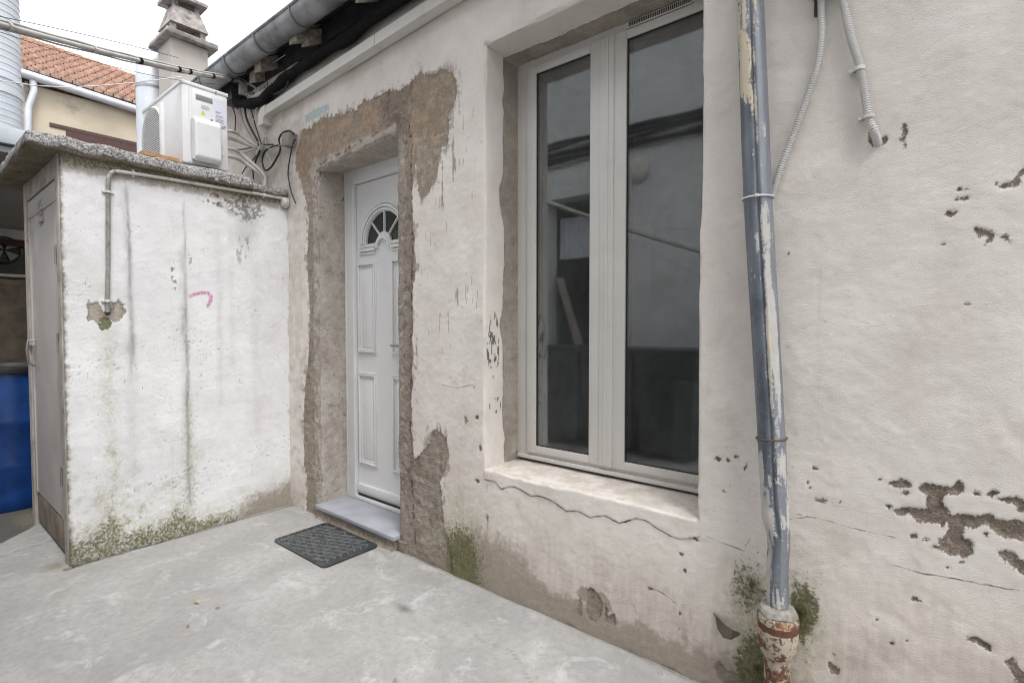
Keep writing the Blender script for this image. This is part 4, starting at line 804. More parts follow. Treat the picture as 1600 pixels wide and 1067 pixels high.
for (x, y), m, s, r, lab in [([(-2.523,-0.915)][0], M_leaf1, .030, .4, 'curled yellow dead leaf lying on the concrete'), ([(-2.405,-0.872)][0], M_leaf2, .018, 1.4, 'small red brown dead leaf beside the yellow leaf'), ([(-2.355,-1.005)][0], M_leaf2, .018, 2.3, 'reddish twig like leaf nearest to the camera on the left concrete'), ([(-1.431,-0.667)][0], M_leaf2, .015, .3, 'brown leaf scrap at the bottom edge of the concrete')]:
    b = MB(); pts = []
    for k in range(7):
        t = k/6; w = .22*math.sin(math.pi*min(1, t*1.05))*s+.0004; zc = .004+.3*s*math.sin(t*3.)
        c, sn = math.cos(r), math.sin(r); px_ = (t-.5)*s
        for sg in (-1, 0, 1): pts.append((x+c*px_-sn*w*sg, y+sn*px_+c*w*sg, zc+(abs(sg))*.15*s))
    b.add(pts, [(k*3+j, k*3+j+1, k*3+j+4, k*3+j+3) for k in range(6) for j in range(2)]); tag(b.build('dead_leaf', m), lab, 'leaf')

b = MB()
for i in range(1500):
    if random.random() < .45: x, y = random.uniform(-2.2, .3), -abs(random.gauss(0, .022))-.004
    elif random.random() < .5: x, y = -3.41+abs(random.gauss(0, .02)), random.uniform(-1.2, -.02)
    else: x, y = random.uniform(-3.3, .2), random.uniform(-1.5, -.02)
    rr = random.uniform(.0008, .0026)*(1.5 if random.random() < .06 else 1); a = random.uniform(0, 6.28)
    v = [(x+rr*math.cos(a+k*1.57)*random.uniform(.7,1.3), y+rr*math.sin(a+k*1.57)*random.uniform(.7,1.3), .0) for k in range(4)]
    zb_ = -.002+(.010 if y > -.05 else .003); b.add([(p[0], p[1], zb_) for p in v]+[(x, y, zb_+rr*1.3)], [(0,1,4),(1,2,4),(2,3,4),(3,0,4)])
tag(b.build('grit', simple('mortar crumbs', (.27,.235,.20), .95, var=.5, scale=80)), 'loose grit and mortar crumbs gathered along the wall foot', 'grit', None, 'stuff')

# ------------------------------------------------------------------ GUTTER and DOWNPIPE
gut = thing('gutter', 'long grey half round zinc gutter under the house eave', 'gutter', (-1.4,-.2,3.04))
gy_, gz_, gr_ = -.205, 3.045, .072
A = np.linspace(math.pi*1.0-.1, 2*math.pi+.1, 19); xs_ = np.linspace(-4.3, 2.6, 40); pts = []
for x in xs_:
    for rr in (gr_, gr_-.004):
        for a in A: pts.append((x, gy_+rr*math.cos(a), gz_+rr*math.sin(a)+.003*math.sin(x*3)))
m = len(A); f = []
for i in range(len(xs_)-1):
    for k in range(m-1):
        a_ = i*2*m+k; f.append((a_, a_+1, a_+1+2*m, a_+2*m)); a_ += m; f.append((a_, a_+2*m, a_+1+2*m, a_+1))
f += [tuple([k for k in range(m)]+[m+k for k in reversed(range(m))])]
b = MB().add(pts, f); b.build('channel', M_zinc, gut, True)
b = MB(); b.tube([(x, gy_-gr_-.002, gz_+.012+.003*math.sin(x*3)) for x in xs_], .0085, 10); b.build('bead', M_zinc, gut, True)
b = MB(); b.prism([(gy_+gr_*math.cos(a), gz_+gr_*math.sin(a)) for a in A], -4.305, -4.300, 'x'); b.build('end_cap', M_zinc, gut)
br0 = None
for x in (-4.15,-3.72,-3.28,-2.84,-2.28,-1.7,-1.1,-.5,.1,.7,1.3,1.9,2.5):
    if br0 is None:
        pth = [(0, gy_+(gr_+.005)*math.cos(a), gz_+(gr_+.005)*math.sin(a)) for a in np.linspace(math.pi*1.0-.25, 2*math.pi, 16)]+[(0,-.11,3.11),(0,-.0,3.15)]
        b = MB(); b.tube(pth, .0045, 6, up=(1,0,0)); br0 = b.build('bracket', M_zinc, gut, True); b0 = br0.location.copy(); o = br0
    else: o = br0.copy(); COL.objects.link(o)
    o.location = b0+Vector((x, 0, 0))

def pipe_mat():
    q = N('zinc downpipe with paint scraps'); a = q.attr('m1')
    z = q.mix(q.rng(q.noise(1, 6, .6, q.mapped((26,26,4))), .3, .7), (.08,.095,.115), (.20,.225,.25)); z = q.mix(q.rng(q.noise(9, 6, .65), .42, .62, 0, .75), z, (.17,.20,.23))
    z = q.mix(q.rng(q.noise(60, 6, .75), .6, .72, 0, .7), z, (.52,.54,.56)); z = q.mix(a[2], z, (.06,.05,.045))
    wf = q.rng(q.math('ADD', a[0], q.math('MULTIPLY', q.math('SUBTRACT', q.noise(110, 8, .8), .5), 1.3)), .47, .53)
    cf = q.rng(q.math('ADD', a[1], q.math('MULTIPLY', q.math('SUBTRACT', q.noise(100, 8, .8), .5), 1.3)), .47, .53)
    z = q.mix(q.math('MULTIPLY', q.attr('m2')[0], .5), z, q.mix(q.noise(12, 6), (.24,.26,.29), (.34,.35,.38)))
    c = q.mix(wf, z, q.mix(q.noise(40, 5), (.36,.35,.33), (.54,.53,.51))); c = q.mix(cf, c, q.mix(q.noise(30, 5), (.52,.44,.30), (.60,.54,.44)))
    return q.out(c, q.rng(wf, 0, 1, .42, .75), q.math('MULTIPLY', q.math('SUBTRACT', 1, q.math('MAXIMUM', wf, cf)), .35), q.bump(q.math('ADD', wf, q.math('ADD', cf, q.math('MULTIPLY', q.noise(35, 4), .8))), .4, .003))
M_pipe = pipe_mat()
dp = thing('downpipe', 'dented blue grey zinc downpipe with flaking white paint right of the window', 'drainpipe', (-.343,-.062,0))
zs_ = np.linspace(.335, 3.0, 620); na = 56
cxs = np.interp(zs_, [.33,.39,.58,.9,1.64,2.25,3.0], [-.340,-.341,-.350,-.366,-.416,-.446,-.49]); rs_ = np.interp(zs_, [.33,.45,.58,.66,.75,.9,1.64,2.25,3.], [.031,.031,.034,.036,.038,.0385,.0405,.0385,.038])
an = np.linspace(0, 2*math.pi, na, endpoint=False); AA, Zz = np.meshgrid(an, zs_)
cx2 = cxs[:,None]; r2 = rs_[:,None]*np.ones_like(AA)
# angle measured so that phi=0 faces the camera-left viewer; the seam sits right of centre
seam = np.radians(-66); dphi = (AA-seam+math.pi) % (2*math.pi)-math.pi
r2 = r2+np.where(Zz > .62, .0035*np.exp(-(dphi/.09)**2)-.005*np.exp(-((dphi+.17)/.09)**2), 0)
r2 = r2+.0022*np.exp(-((Zz-.895)/.006)**2)
fl = np.stack([AA.ravel()*.03, AA.ravel()*0, Zz.ravel()], -1); nn = fbm(np.stack([np.cos(AA).ravel()*.05, np.sin(AA).ravel()*.05, Zz.ravel()], -1), 14, 4, 500).reshape(AA.shape); r2 = r2*(1+.02*nn)
d1 = (AA-np.radians(215)+math.pi) % (2*math.pi)-math.pi
r2 = r2+.0022*fbm(np.stack([np.cos(AA).ravel()*.08, np.sin(AA).ravel()*.08, Zz.ravel()], -1), 24, 3, 505).reshape(AA.shape)*smooth(Zz, .95, .8)
r2 = r2-.019*np.exp(-((Zz-.565)/.040)**2-(d1/.7)**2)-.008*np.exp(-((Zz-.47)/.09)**2-(d1/.5)**2)+.004*np.exp(-((Zz-.66)/.03)**2-(d1/.6)**2)
PX = cx2+r2*np.cos(AA)+.006*np.exp(-((Zz-.62)/.08)**2); PY = -.062+r2*np.sin(AA)
idx = np.concatenate([np.arange(na), [0]]); PP = np.stack([PX, PY, Zz], -1)[:, idx]
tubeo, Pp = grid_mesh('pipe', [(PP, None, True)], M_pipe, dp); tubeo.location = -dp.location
AA_, ZZ_ = AA[:, idx].ravel(), Zz[:, idx].ravel(); q3 = np.stack([np.cos(AA_)*.06, np.sin(AA_)*.06, ZZ_], -1); nz = fbm(q3, (60,60,12), 4, 510)
def angd(c): return np.abs((AA_-np.radians(c)+math.pi) % (2*math.pi)-math.pi)
wh_ = .5+.5*np.clip((.36-angd(-48))*1.2+nz*1.7-.9*smooth(np.abs(ZZ_-1.28), .25, .42), -1, 1)
wh_ = np.maximum(wh_, .5+.5*np.clip((.55-angd(205))*1.4+nz*1.3-2*smooth(ZZ_, .80, .92), -1, 1))
wh_ = np.maximum(wh_, .5+.5*np.clip((.20-angd(-30))*1.2+nz*1.5-.3-2*smooth(ZZ_, .7, .9), -1, 1))
wh_ = np.maximum(wh_, .5+.5*np.clip((.10-angd(-75))*1.2+nz*1.9-.35, -1, 1))
wh_ = np.maximum(wh_, .5+.5*np.clip(-.16+nz*2.0-2*smooth(ZZ_, .85, .95), -1, 1))
cr_ = .5+.5*np.clip((.50-angd(-112))*1.1+nz*1.5-2*smooth(ZZ_, 1.98, 1.80), -1, 1)
cr_ = np.maximum(cr_, .5+.5*np.clip((.10-angd(-66))*1.3+nz*1.9-.55, -1, 1))
dkp = np.exp(-(((AA_-seam+.16+math.pi) % (2*math.pi)-math.pi)/.05)**2)*(ZZ_ > .68)*.9
set_attr(tubeo, 'm1', [np.clip(wh_*(1-dkp), 0, 1), np.clip(cr_*(1-dkp), 0, 1), np.clip(dkp, 0, 1)])
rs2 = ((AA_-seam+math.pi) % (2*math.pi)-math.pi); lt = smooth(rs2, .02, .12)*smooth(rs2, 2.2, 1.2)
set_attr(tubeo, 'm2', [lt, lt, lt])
def hoop(z, r, wr, m, name, tilt=0.):
    cx_ = float(np.interp(z, zs_, cxs)); p = [(cx_+r*math.cos(t), -.062+r*math.sin(t), z+tilt*math.cos(t)) for t in np.linspace(0, 2*math.pi, 33)]
    return MB().tube(p, wr, 6, up=(0,0,1)).build(name, m, dp, True)
hoop(.905, .0425, .0026, simple('rusted wire', (.12,.085,.06), .7, .3), 'joint_wire', .003)
z_ = 1.64; cx_ = float(np.interp(z_, zs_, cxs))
M_tie = simple('white cable tie', (.62,.63,.66), .4)
tie = MB().tube([(cx_+.0455*math.cos(t), -.062+.0455*math.sin(t), z_) for t in np.linspace(0, 2*math.pi, 33)], .0028, 6)
tie.box(cx_+.004, cx_+.014, -.062-.0505, -.062-.043, z_-.004, z_+.005, .001)
tag(tie.build('cable_tie', M_tie, None, True), 'white cable tie strapped round the downpipe at its middle', 'cable tie')
def rust_mat():
    q = N('rusty cast iron with cream paint'); sx = q.n('SeparateXYZ'); q.L(q.co(), sx.inputs[0]); n1 = q.math('ADD', q.noise(24, 8, .74), q.math('ADD', q.rng(sx.outputs[2], .20, .25, .055, 0), q.math('MULTIPLY', q.rng(sx.outputs[2], .322, .330), q.rng(sx.outputs[2], .342, .348, .3, 0)))); c = q.mix(q.rng(n1, .485, .57), (.42,.37,.295), (.135,.062,.036)); c = q.mix(q.rng(q.noise(75, 6, .75), .54, .62), c, (.075,.042,.028))
    c = q.mix(q.rng(q.noise(40, 6, .7), .58, .7, 0, .8), c, (.33,.19,.07)); return q.out(c, .8, 0, q.bump(n1, .7, .004), .3)
M_rust = rust_mat()
ccx = -.341
b = MB(); b.lathe([(.0,.385),(.036,.385),(.050,.376),(.057,.362),(.059,.345),(.056,.334),(.0565,.322),(.0575,.31),(.056,.285),(.052,.262),(.047,.248),(.040,.238),(.0365,.225),(.0355,.10),(.036,-.05)], (ccx,-.062,0), 'z', 40)
sock = b.build('iron_socket', M_rust, dp, True)
for v in sock.data.vertices:
    co = np.array([v.co[:]]); n = float(fbm(co, 30, 3, 600)[0]); v.co.x += n*.002; v.co.y += n*.002; v.co.z += n*.004 if v.co.z > .33 else 0
b = MB(); b.lathe([(.030,.394),(.048,.388),(.055,.374),(.052,.366)], (ccx,-.062,0), 'z', 36); o = b.build('mortar', simple('grey mortar', (.25,.235,.21), .95, var=.25, scale=60, bump=.8, bscale=90, dirt=(.13,.115,.09), dirt_amt=.9), dp, True)
for v in o.data.vertices:
    co = np.array([v.co[:]]); n = float(fbm(co, 45, 3, 610)[0]); v.co.z += n*.010

# bent metal tab by the pipe foot
tp = [(-.553,-.004,.268),(-.53,-.012,.258),(-.505,-.028,.252),(-.48,-.03,.246),(-.462,-.012,.235)]; tb = [(-.545,-.004,.255),(-.535,-.014,.225),(-.51,-.034,.212),(-.485,-.034,.214),(-.463,-.012,.228)]
b = MB(); m = len(tp); b.add(tp+tb+[(x,y+.004,z) for x,y,z in tp]+[(x,y+.004,z) for x,y,z in tb], [(k,k+1,m+k+1,m+k) for k in range(m-1)]+[(2*m+k,3*m+k,3*m+k+1,2*m+k+1) for k in range(m-1)]+[(k,2*m+k,2*m+k+1,k+1) for k in range(m-1)]+[(m+k,m+k+1,3*m+k+1,3*m+k) for k in range(m-1)]+[(0,m,3*m,2*m),(m-1,3*m-1,4*m-1,2*m-1)])
tag(b.build('metal_tab', simple('tarnished metal', (.13,.11,.09), .6, .4, var=.2), None, True), 'small bent tarnished metal tab sticking out of the wall left of the pipe foot', 'bracket')

# ------------------------------------------------------------------ flexible conduits on the right wall
def corrugated(path, name, label, r=.0102, pitch=.0068):
    P_ = spline(path, 24); L_ = [0]
    for a_, c_ in zip(P_[:-1], P_[1:]): L_.append(L_[-1]+math.dist(a_, c_))
    n = int(L_[-1]/pitch*6); s = np.linspace(0, L_[-1], n); Pn = np.stack([np.interp(s, L_, [p[k] for p in P_]) for k in range(3)], -1)
    ph = (s/pitch) % 1; rr = r*(1-.17*smooth(np.abs(ph-.5), .24, .36))
    o = MB().tube([tuple(p) for p in Pn], list(rr), 14).build(name, M_flex, None, True)
    for pl_ in o.data.polygons: pl_.use_smooth = True
    return tag(o, label, 'conduit', 'corrugated conduits on the right wall')
pa = [(-0.265,-0.018,2.258),(-0.262,-0.018,2.202),(-0.260,-0.018,2.091),(-0.269,-0.018,2.010),(-0.292,-0.018,1.933),(-0.328,-0.018,1.828),(-0.362,-0.018,1.735),(-0.382,-0.018,1.664),(-0.396,-0.018,1.607)]
corrugated(pa, 'flexible_conduit', 'long pale corrugated conduit swinging left behind the downpipe')
pb = [(-0.211,-0.018,2.235),(-0.207,-0.018,2.180),(-0.186,-0.018,2.065),(-0.162,-0.018,1.968),(-0.142,-0.018,1.838),(-0.128,-0.018,1.791),(-0.120,-0.018,1.759)]
pb = [tuple(p) for p in pb]; pb[-1] = (pb[-1][0], .012, pb[-1][2])
corrugated(pb, 'flexible_conduit', 'short pale corrugated conduit ending in a hole in the wall', .0112)
for c in [(-0.165,-0.018,1.972),(-0.142,-0.018,1.833)]:
    b = MB(); b.lathe([(.0115,-.005),(.0155,-.005),(.0155,.005),(.0115,.005)], (c[0], c[1], c[2]), 'z', 16); b.box(c[0]-.024, c[0]-.010, -.02, .0, c[2]-.005, c[2]+.004, .001)
    tag(b.build('conduit_clip', M_conduit, None, True), ('upper' if c[2] > 1.9 else 'lower')+' white clip holding the short corrugated conduit', 'clip', 'conduit clips')
b = MB(); b.box(-.288,-.196,-.05,.0,2.215,2.40,.003); tag(b.build('junction_box', M_jbox, None, True), 'brownish junction box at the top edge above the two corrugated conduits', 'junction box')
b = MB(); b.box(-.281,-.273,-.012,.0,2.165,2.216,.001); tag(b.build('slit_strip', M_redbrown), 'thin dark strap drawn in place of the dark slit under the junction box', 'strip')  # thin dark piece standing in for the darkness of a slit

# ------------------------------------------------------------------ trunking and wiring under the eave
tr = thing('cable_trunking', 'long cream plastic cable trunking rising along the house wall over the door', 'trunking', (-2.5,-.03,2.72))
def trunk(x0, x1):
    b = MB(); z = lambda x: 2.712+(x+3.6)*.0385
    h, d = .058, .060; v = []
    for x in (x0, x1): v += [(x,-.002,z(x)),(x,-d,z(x)),(x,-d,z(x)+h),(x,-.002,z(x)+h)]
    b.add(v, [(0,1,2,3),(7,6,5,4),(0,4,5,1),(1,5,6,2),(2,6,7,3)]); return b
trunk(-3.60,-2.352).build('cover', M_trunk, tr); trunk(-2.348,-.9).build('cover', M_trunk, tr); trunk(-.896,.9).build('cover', M_trunk, tr)
b = MB(); b.prism([(-3.60,2.776),(-3.66,2.772),(-3.70,2.735),(-3.70,2.655),(-3.625,2.655),(-3.625,2.70),(-3.60,2.708)], -.064, -.001, 'y'); b.build('elbow', M_trunk, tr)
tag(MB().tube(spline([(-3.664,-0.030,2.586),(-3.713,-0.030,2.539),(-3.794,-0.030,2.479)], 4), .016, 12).build('drain_hose', M_conduit, None, True), 'short dirty white pipe stub coming out under the trunking elbow', 'pipe')

sleeve = [(2.6,-.045,2.945),(1.2,-.045,2.94),(0,-.045,2.94),(-1.2,-.045,2.93),(-1.9,-.045,2.925),(-2.3,-.048,2.93),(-2.6,-.045,2.90),(-2.9,-.045,2.905),(-3.25,-.045,2.89),(-3.45,-.05,2.865),(-3.65,-.05,2.83),(-3.85,-.06,2.85),(-4.0,-.08,2.90)]
tag(MB().tube(spline(sleeve, 6), [.034+.004*math.sin(i*.9) for i in range(len(spline(sleeve, 6)))], 12).build('cable_sleeve', M_blackpipe, None, True), 'thick black sleeved cable bundle running under the rafter ends', 'cable')
def cable(pts, r, m, label, name='cable', group=None, k=8):
    return tag(MB().tube(spline([tuple(p) for p in pts], k), r, 8).build(name, m, None, True), label, 'cable', group)
cable([(-4.014,-0.035,3.010),(-3.976,-0.035,2.882),(-3.947,-0.035,2.781),(-3.868,-0.035,2.678),(-3.770,-0.035,2.568),(-3.743,-0.035,2.503),(-3.805,-0.035,2.448),(-3.827,-0.035,2.388)], .0075, M_blackcable, 'thick black cable dropping from the eave past the hose ends')
cable([(-4.070,-0.030,2.980),(-4.043,-0.030,2.830),(-3.972,-0.030,2.718),(-3.861,-0.030,2.608),(-3.792,-0.030,2.547)], .006, M_greycable, 'grey cable hanging beside the thick black cable')
cable([(-3.264,-0.035,2.509),(-3.321,-0.035,2.540),(-3.407,-0.035,2.547),(-3.461,-0.035,2.517),(-3.446,-0.035,2.444),(-3.501,-0.035,2.395),(-3.585,-0.035,2.350),(-3.670,-0.035,2.349),(-3.707,-0.035,2.419),(-3.666,-0.035,2.478),(-3.544,-0.035,2.487),(-3.366,-0.035,2.461)], .0065, M_blackcable, 'black cable looping down from the beige junction box')
cable([(-3.253,-0.028,2.467),(-3.278,-0.028,2.465),(-3.331,-0.028,2.367),(-3.359,-0.028,2.275),(-3.344,-0.028,2.208),(-3.320,-0.028,2.140),(-3.264,-0.028,2.056)], .0042, M_blackcable, 'thin black cable running down from the junction box to the shed corner')
cable([(-4.369,-0.030,2.698),(-4.242,-0.030,2.631),(-4.107,-0.030,2.587),(-3.935,-0.030,2.560),(-3.782,-0.030,2.545),(-3.553,-0.030,2.504)], .0048, M_blackcable, 'black cable crossing sideways behind the cream hoses')
cable([(-3.950,-0.030,2.445),(-3.899,-0.030,2.412),(-3.869,-0.030,2.378),(-3.861,-0.030,2.321)], .0055, M_blackcable, 'short black cable end hanging low beside the slab')
cable([(-4.206,-0.030,2.945),(-4.163,-0.030,2.885),(-4.143,-0.030,2.827),(-4.158,-0.030,2.724)], .0045, M_redbrown, 'brownish cable hanging just right of the air conditioner')
cable([(-3.341,-0.050,2.938),(-3.300,-0.050,2.892),(-3.318,-0.050,2.827),(-3.458,-0.050,2.820),(-3.585,-0.050,2.843),(-3.708,-0.050,2.873),(-3.805,-0.050,2.918)], .0055, M_blackcable, 'black cable loop hanging under the eave corner')
for k, pp in enumerate([[(-3.641,-0.040,2.924),(-3.634,-0.040,2.856),(-3.608,-0.040,2.782),(-3.599,-0.040,2.749)], [(-3.548,-0.040,2.919),(-3.568,-0.040,2.846),(-3.588,-0.040,2.799),(-3.609,-0.040,2.752)], [(-3.503,-0.040,2.897),(-3.496,-0.040,2.826),(-3.533,-0.040,2.793),(-3.581,-0.040,2.753)], [(-3.603,-0.040,2.943),(-3.586,-0.040,2.864),(-3.551,-0.040,2.811),(-3.590,-0.040,2.756)]]):
    cable(pp, .0026, M_blackcable, ('leftmost','second from the right','rightmost','second from the left')[k]+' of the four thin dark wires dropping into the trunking elbow', 'wire', 'thin wires above the trunking elbow')
for k, (pp, lab) in enumerate([([(-4.529,-0.050,3.234),(-4.265,-0.050,3.116),(-4.086,-0.050,3.040),(-3.959,-0.050,2.966),(-3.856,-0.050,2.914),(-3.778,-0.050,2.847),(-3.740,-0.050,2.783)], 'thin cream wire passing over the air conditioner top'), ([(-3.908,-0.050,2.928),(-3.837,-0.050,2.872),(-3.879,-0.050,2.851),(-3.920,-0.050,2.885),(-3.856,-0.050,2.914),(-3.787,-0.050,2.859),(-3.839,-0.050,2.818)], 'tangled cream wire ends below the eave corner'), ([(-3.735,-0.030,2.788),(-3.718,-0.030,2.702),(-3.692,-0.030,2.606),(-3.638,-0.030,2.482),(-3.585,-0.030,2.369)], 'thin white wire hanging down below the trunking elbow'), ([(-3.615,-0.060,3.005),(-3.494,-0.060,3.024),(-3.387,-0.060,3.024),(-3.310,-0.060,3.024)], 'pale wire stretched between the rafter ends'), ([(-3.993,-0.070,3.085),(-3.859,-0.070,3.008),(-3.730,-0.070,2.935),(-3.617,-0.070,2.858)], 'grey wire slanting down from the end of the overhead bundle')]):
    cable(pp, .0030, M_conduit if k != 4 else M_greycable, lab, 'wire')
for pp, r_, m_, lab in [
 ([(-3.909,-0.045,2.930),(-3.850,-0.045,2.822),(-3.794,-0.045,2.707),(-3.738,-0.045,2.603),(-3.691,-0.045,2.530)], .0045, M_blackcable, 'black cable running down to the left of the white conduit stub'),
 ([(-3.773,-0.030,2.525),(-3.835,-0.030,2.473),(-3.897,-0.030,2.449),(-3.982,-0.030,2.428),(-4.048,-0.030,2.393)], .004, M_blackcable, 'black cable dropping left behind the lower hoses'),
 ([(-3.748,-0.050,2.559),(-3.652,-0.050,2.511),(-3.578,-0.050,2.477),(-3.486,-0.050,2.458),(-3.397,-0.050,2.464),(-3.337,-0.050,2.468)], .0035, M_greycable, 'grey cable reaching across to the beige junction box'),
 ([(-4.175,-0.050,3.051),(-4.107,-0.050,3.060),(-3.998,-0.050,3.047),(-3.854,-0.050,2.991),(-3.735,-0.050,2.925),(-3.639,-0.050,2.907)], .004, M_greycable, 'grey cable arching over behind the unit top'),
 ([(-3.778,-0.050,2.847),(-3.839,-0.050,2.827),(-3.861,-0.050,2.787),(-3.822,-0.050,2.731),(-3.761,-0.050,2.743),(-3.769,-0.050,2.800)], .0025, M_conduit, 'small pale wire coil hanging under the eave corner'),
 ([(-4.251,-0.040,2.645),(-4.150,-0.040,2.584),(-4.020,-0.040,2.537),(-3.872,-0.040,2.525),(-3.771,-0.040,2.522)], .0035, M_greycable, 'grey cable sagging below the black crossing cable')]:
    cable(pp, r_, m_, lab)
# box with cut cable ends under the eave
b = MB(); c = [(-4.021,-0.060,2.980)][0]; b.box(c[0]-.14, c[0]+.03, -.12, -.0, c[2]-.07, c[2]+.06, .01); tag(b.build('loudspeaker_box', M_black, None, True), 'black box tucked under the eave behind the air conditioner', 'box')
c = [(-3.979,-0.050,2.995)][0]; b = MB(); b.box(c[0]-.022, c[0]+.022, -.07, -.0, c[2]-.04, c[2]+.05, .004); tag(b.build('insulator', M_conduit, None, True), 'grimy white cable insulator under the eave corner', 'insulator')
tag(MB().tube(spline([(-3.817,-0.050,2.885),(-3.707,-0.050,2.882),(-3.602,-0.050,2.878),(-3.528,-0.050,2.875)], 4), .016, 10).build('pipe_stub', M_conduit, None, True), 'short pale pipe stub under the eave between the cables', 'pipe')
# beige junction box turned on the wall
c = [(-3.341,-0.030,2.482)][0]; b = MB(); b.box(-.045,.045,-.03,.03,-.042,.042,.005); o = b.build('junction_box', M_jbox, None, True); o.location = (c[0]+.01, -.032, c[2]); o.rotation_euler = (0, .1, 0)
tag(o, 'square beige junction box on the house wall at the door patch corner', 'junction box')
c = [(-3.381,-0.012,2.312)][0]; b = MB(); b.box(c[0]-.022, c[0]+.022, -.016, .0, c[2]-.035, c[2]+.035, .003); tag(b.build('wall_plate_box', M_conduit, None, True), 'small dirty white wall box crossed by the thin black cable', 'box')

# overhead bundle from the left to the eave corner
P0 = np.array([(-2.750,-1.465,2.389)][0]); P1 = np.array([(-3.915,-0.090,3.027)][0]); dd = P1-P0
ob = thing('overhead_cable_bundle', 'grey overhead cable bundle crossing the sky to the eave corner', 'cable', tuple(P0))
def on(t, o=(0,0,0), sag=.02): return tuple(P0+dd*t+np.array(o)+np.array([0,0,-sag*4*t*(1-t)]))
tt = np.linspace(-1.1, 1, 40)
MB().tube([on(t) for t in tt], .0115, 10).build('main_cable', M_greycable, ob, True)
MB().tube([on(t, (.004,.0,.014+.002*math.sin(t*40))) for t in tt], .0055, 8).build('strand', M_greycable, ob, True)
MB().tube([on(t, (-.01,.0,-.013+.002*math.sin(t*30))) for t in tt], .004, 8).build('strand', M_greycable, ob, True)
MB().tube([on(t, (0,0,.028), -.02) for t in np.linspace(-1.1,.6,30)], .0016, 6).build('strand', M_blackcable, ob, True)
MB().tube([on(t, (0,0,-.03), .055) for t in np.linspace(-1.1,1,30)], .0014, 6).build('strand', M_blackcable, ob, True)
for t in (.02,.25,.42,.60,.66,.80,.93):
    c = on(t); MB().tube([on(t-.004), on(t+.004)], .018, 8).build('tape_wrap', M_blackpipe if t > .3 else M_greycable, ob, True)
tag(MB().tube(spline([tuple(x) for x in [(-3.300,-1.489,2.350),(-3.300,-1.408,2.363),(-3.300,-1.278,2.386),(-3.300,-1.136,2.431),(-3.300,-0.911,2.531),(-3.300,-0.669,2.654)]], 6), .0025, 6).build('wire', M_conduit, None, True), 'thin white wire hanging in front of the tiled roof', 'wire')

# ------------------------------------------------------------------ AIR CONDITIONER on the shed slab
ac = thing('air_conditioner', 'off white outdoor air conditioner unit standing on the shed roof slab', 'air conditioner', (-3.83,-.49,2.2))
AX0, AX1, AY0, AY1, AZ0, AZ1 = -4.185, -3.47, -.618, -.36, 2.225, 2.712
b = MB(); b.box(AX0, AX1, AY0, AY1, AZ0, AZ1-.012, .014); b.build('casing', M_ac, ac, True)
b = MB(); b.box(AX0-.004, AX1+.005, AY0-.005, AY1+.004, AZ1-.022, AZ1, .006); b.build('top_cover', M_ac, ac, True)
b = MB(); b.box(AX1-.002, AX1+.004, AY0+.035, AY0+.041, AZ0+.01, AZ1-.03); b.box(AX1-.002, AX1+.004, AY0+.05, AY0+.054, AZ0+.01, AZ1-.03); b.build('seam_trim', M_ac, ac)
b = MB(); b.box(-3.80,-3.76,AY0-.022,AY0+.01,AZ0+.03,AZ1-.06,.010); b.build('corner_pillar', M_ac, ac, True)
gd = MB(); gc = (-3.975, AY0-.012, 2.465)
gd.lathe([(.205,.0),(.212,-.008),(.200,-.016),(.190,-.006)], (gc[0], gc[1]+.012, gc[2]), 'y', 40); gd.box(-4.17,-3.80,AY0-.004,AY0+.004,2.255,2.262); grd = gd.build('fan_guard', M_ac, ac, True)
b = MB(); b.lathe([(.0,-.001),(.188,-.001)], (gc[0], AY0-.001, gc[2]), 'y', 40); b.build('fan_recess', M_acdark, ac)
sl = MB()
for k in range(27):
    z = gc[2]-.182+k*.014; w = math.sqrt(max(0, .19**2-(z-gc[2])**2)); sl.box(gc[0]-w, gc[0]+w, gc[1]-.004, gc[1]+.002, z-.0022, z+.0022)
o = sl.build('guard_slats', M_ac, ac); o['kind'] = 'stuff'
for a in range(3):
    ang = a*2*math.pi/3; b = MB(); pts = []
    for r in (.03,.09,.165):
        for da, dy in ((-.35,.0),(.35,-.006)): pts.append((gc[0]+r*math.cos(ang+da), AY0-.0025+dy*.3, gc[2]+r*math.sin(ang+da)))
    b.add(pts, [(0,1,3,2),(2,3,5,4)]); b.build('fan_blade', M_acdark, ac)
b = MB(); b.box(AX1, AX1+.006, -.565,-.385, 2.49, 2.672, .003); b.build('service_panel', M_ac, ac, True)
b = MB(); b.box(AX1+.0045, AX1+.0075, -.545,-.450, 2.615, 2.648, .002); b.build('grip_recess', M_acdark, ac, True)
b = MB(); b.prism([(AX1,2.252),(AX1+.050,2.235),(AX1+.072,2.26),(AX1+.072,2.46),(AX1+.055,2.495),(AX1,2.50)], -.572,-.425, 'y')
bm_ = b.build('pipe_cover', M_ac, ac); md = bm_.modifiers.new('bevel', 'BEVEL'); md.width = .010; md.segments = 3
b = MB(); b.box(AX1+.006, AX1+.0075, -.445,-.375, 2.50, 2.655); st_ = b.build('rating_sticker', M_label, ac)
for z, w in ((2.575,.03),(2.568,.02),(2.552,.045),(2.543,.040),(2.53,.05),(2.522,.045),(2.514,.05)):
    b = MB(); b.box(AX1+.0075, AX1+.0080, -.435,-.435+w, z, z+.003); sub(b, 'print_line', M_ink, st_)
b = MB(); b.prism([(-.520,2.535),(-.492,2.535),(-.506,2.562)], AX1+.006, AX1+.0078, 'x'); ws = b.build('warning_sticker', M_yellow, ac)
b = MB(); b.prism([(-.508,2.555),(-.503,2.549),(-.506,2.548),(-.503,2.539),(-.509,2.547),(-.506,2.548)], AX1+.0078, AX1+.0083, 'x'); sub(b, 'bolt_mark', M_ink, ws)
b = MB(); b.box(AX1+.006, AX1+.0076, -.516,-.470, 2.572, 2.592); b.build('print_block', simple('light grey print', (.42,.42,.44), .5), ac)
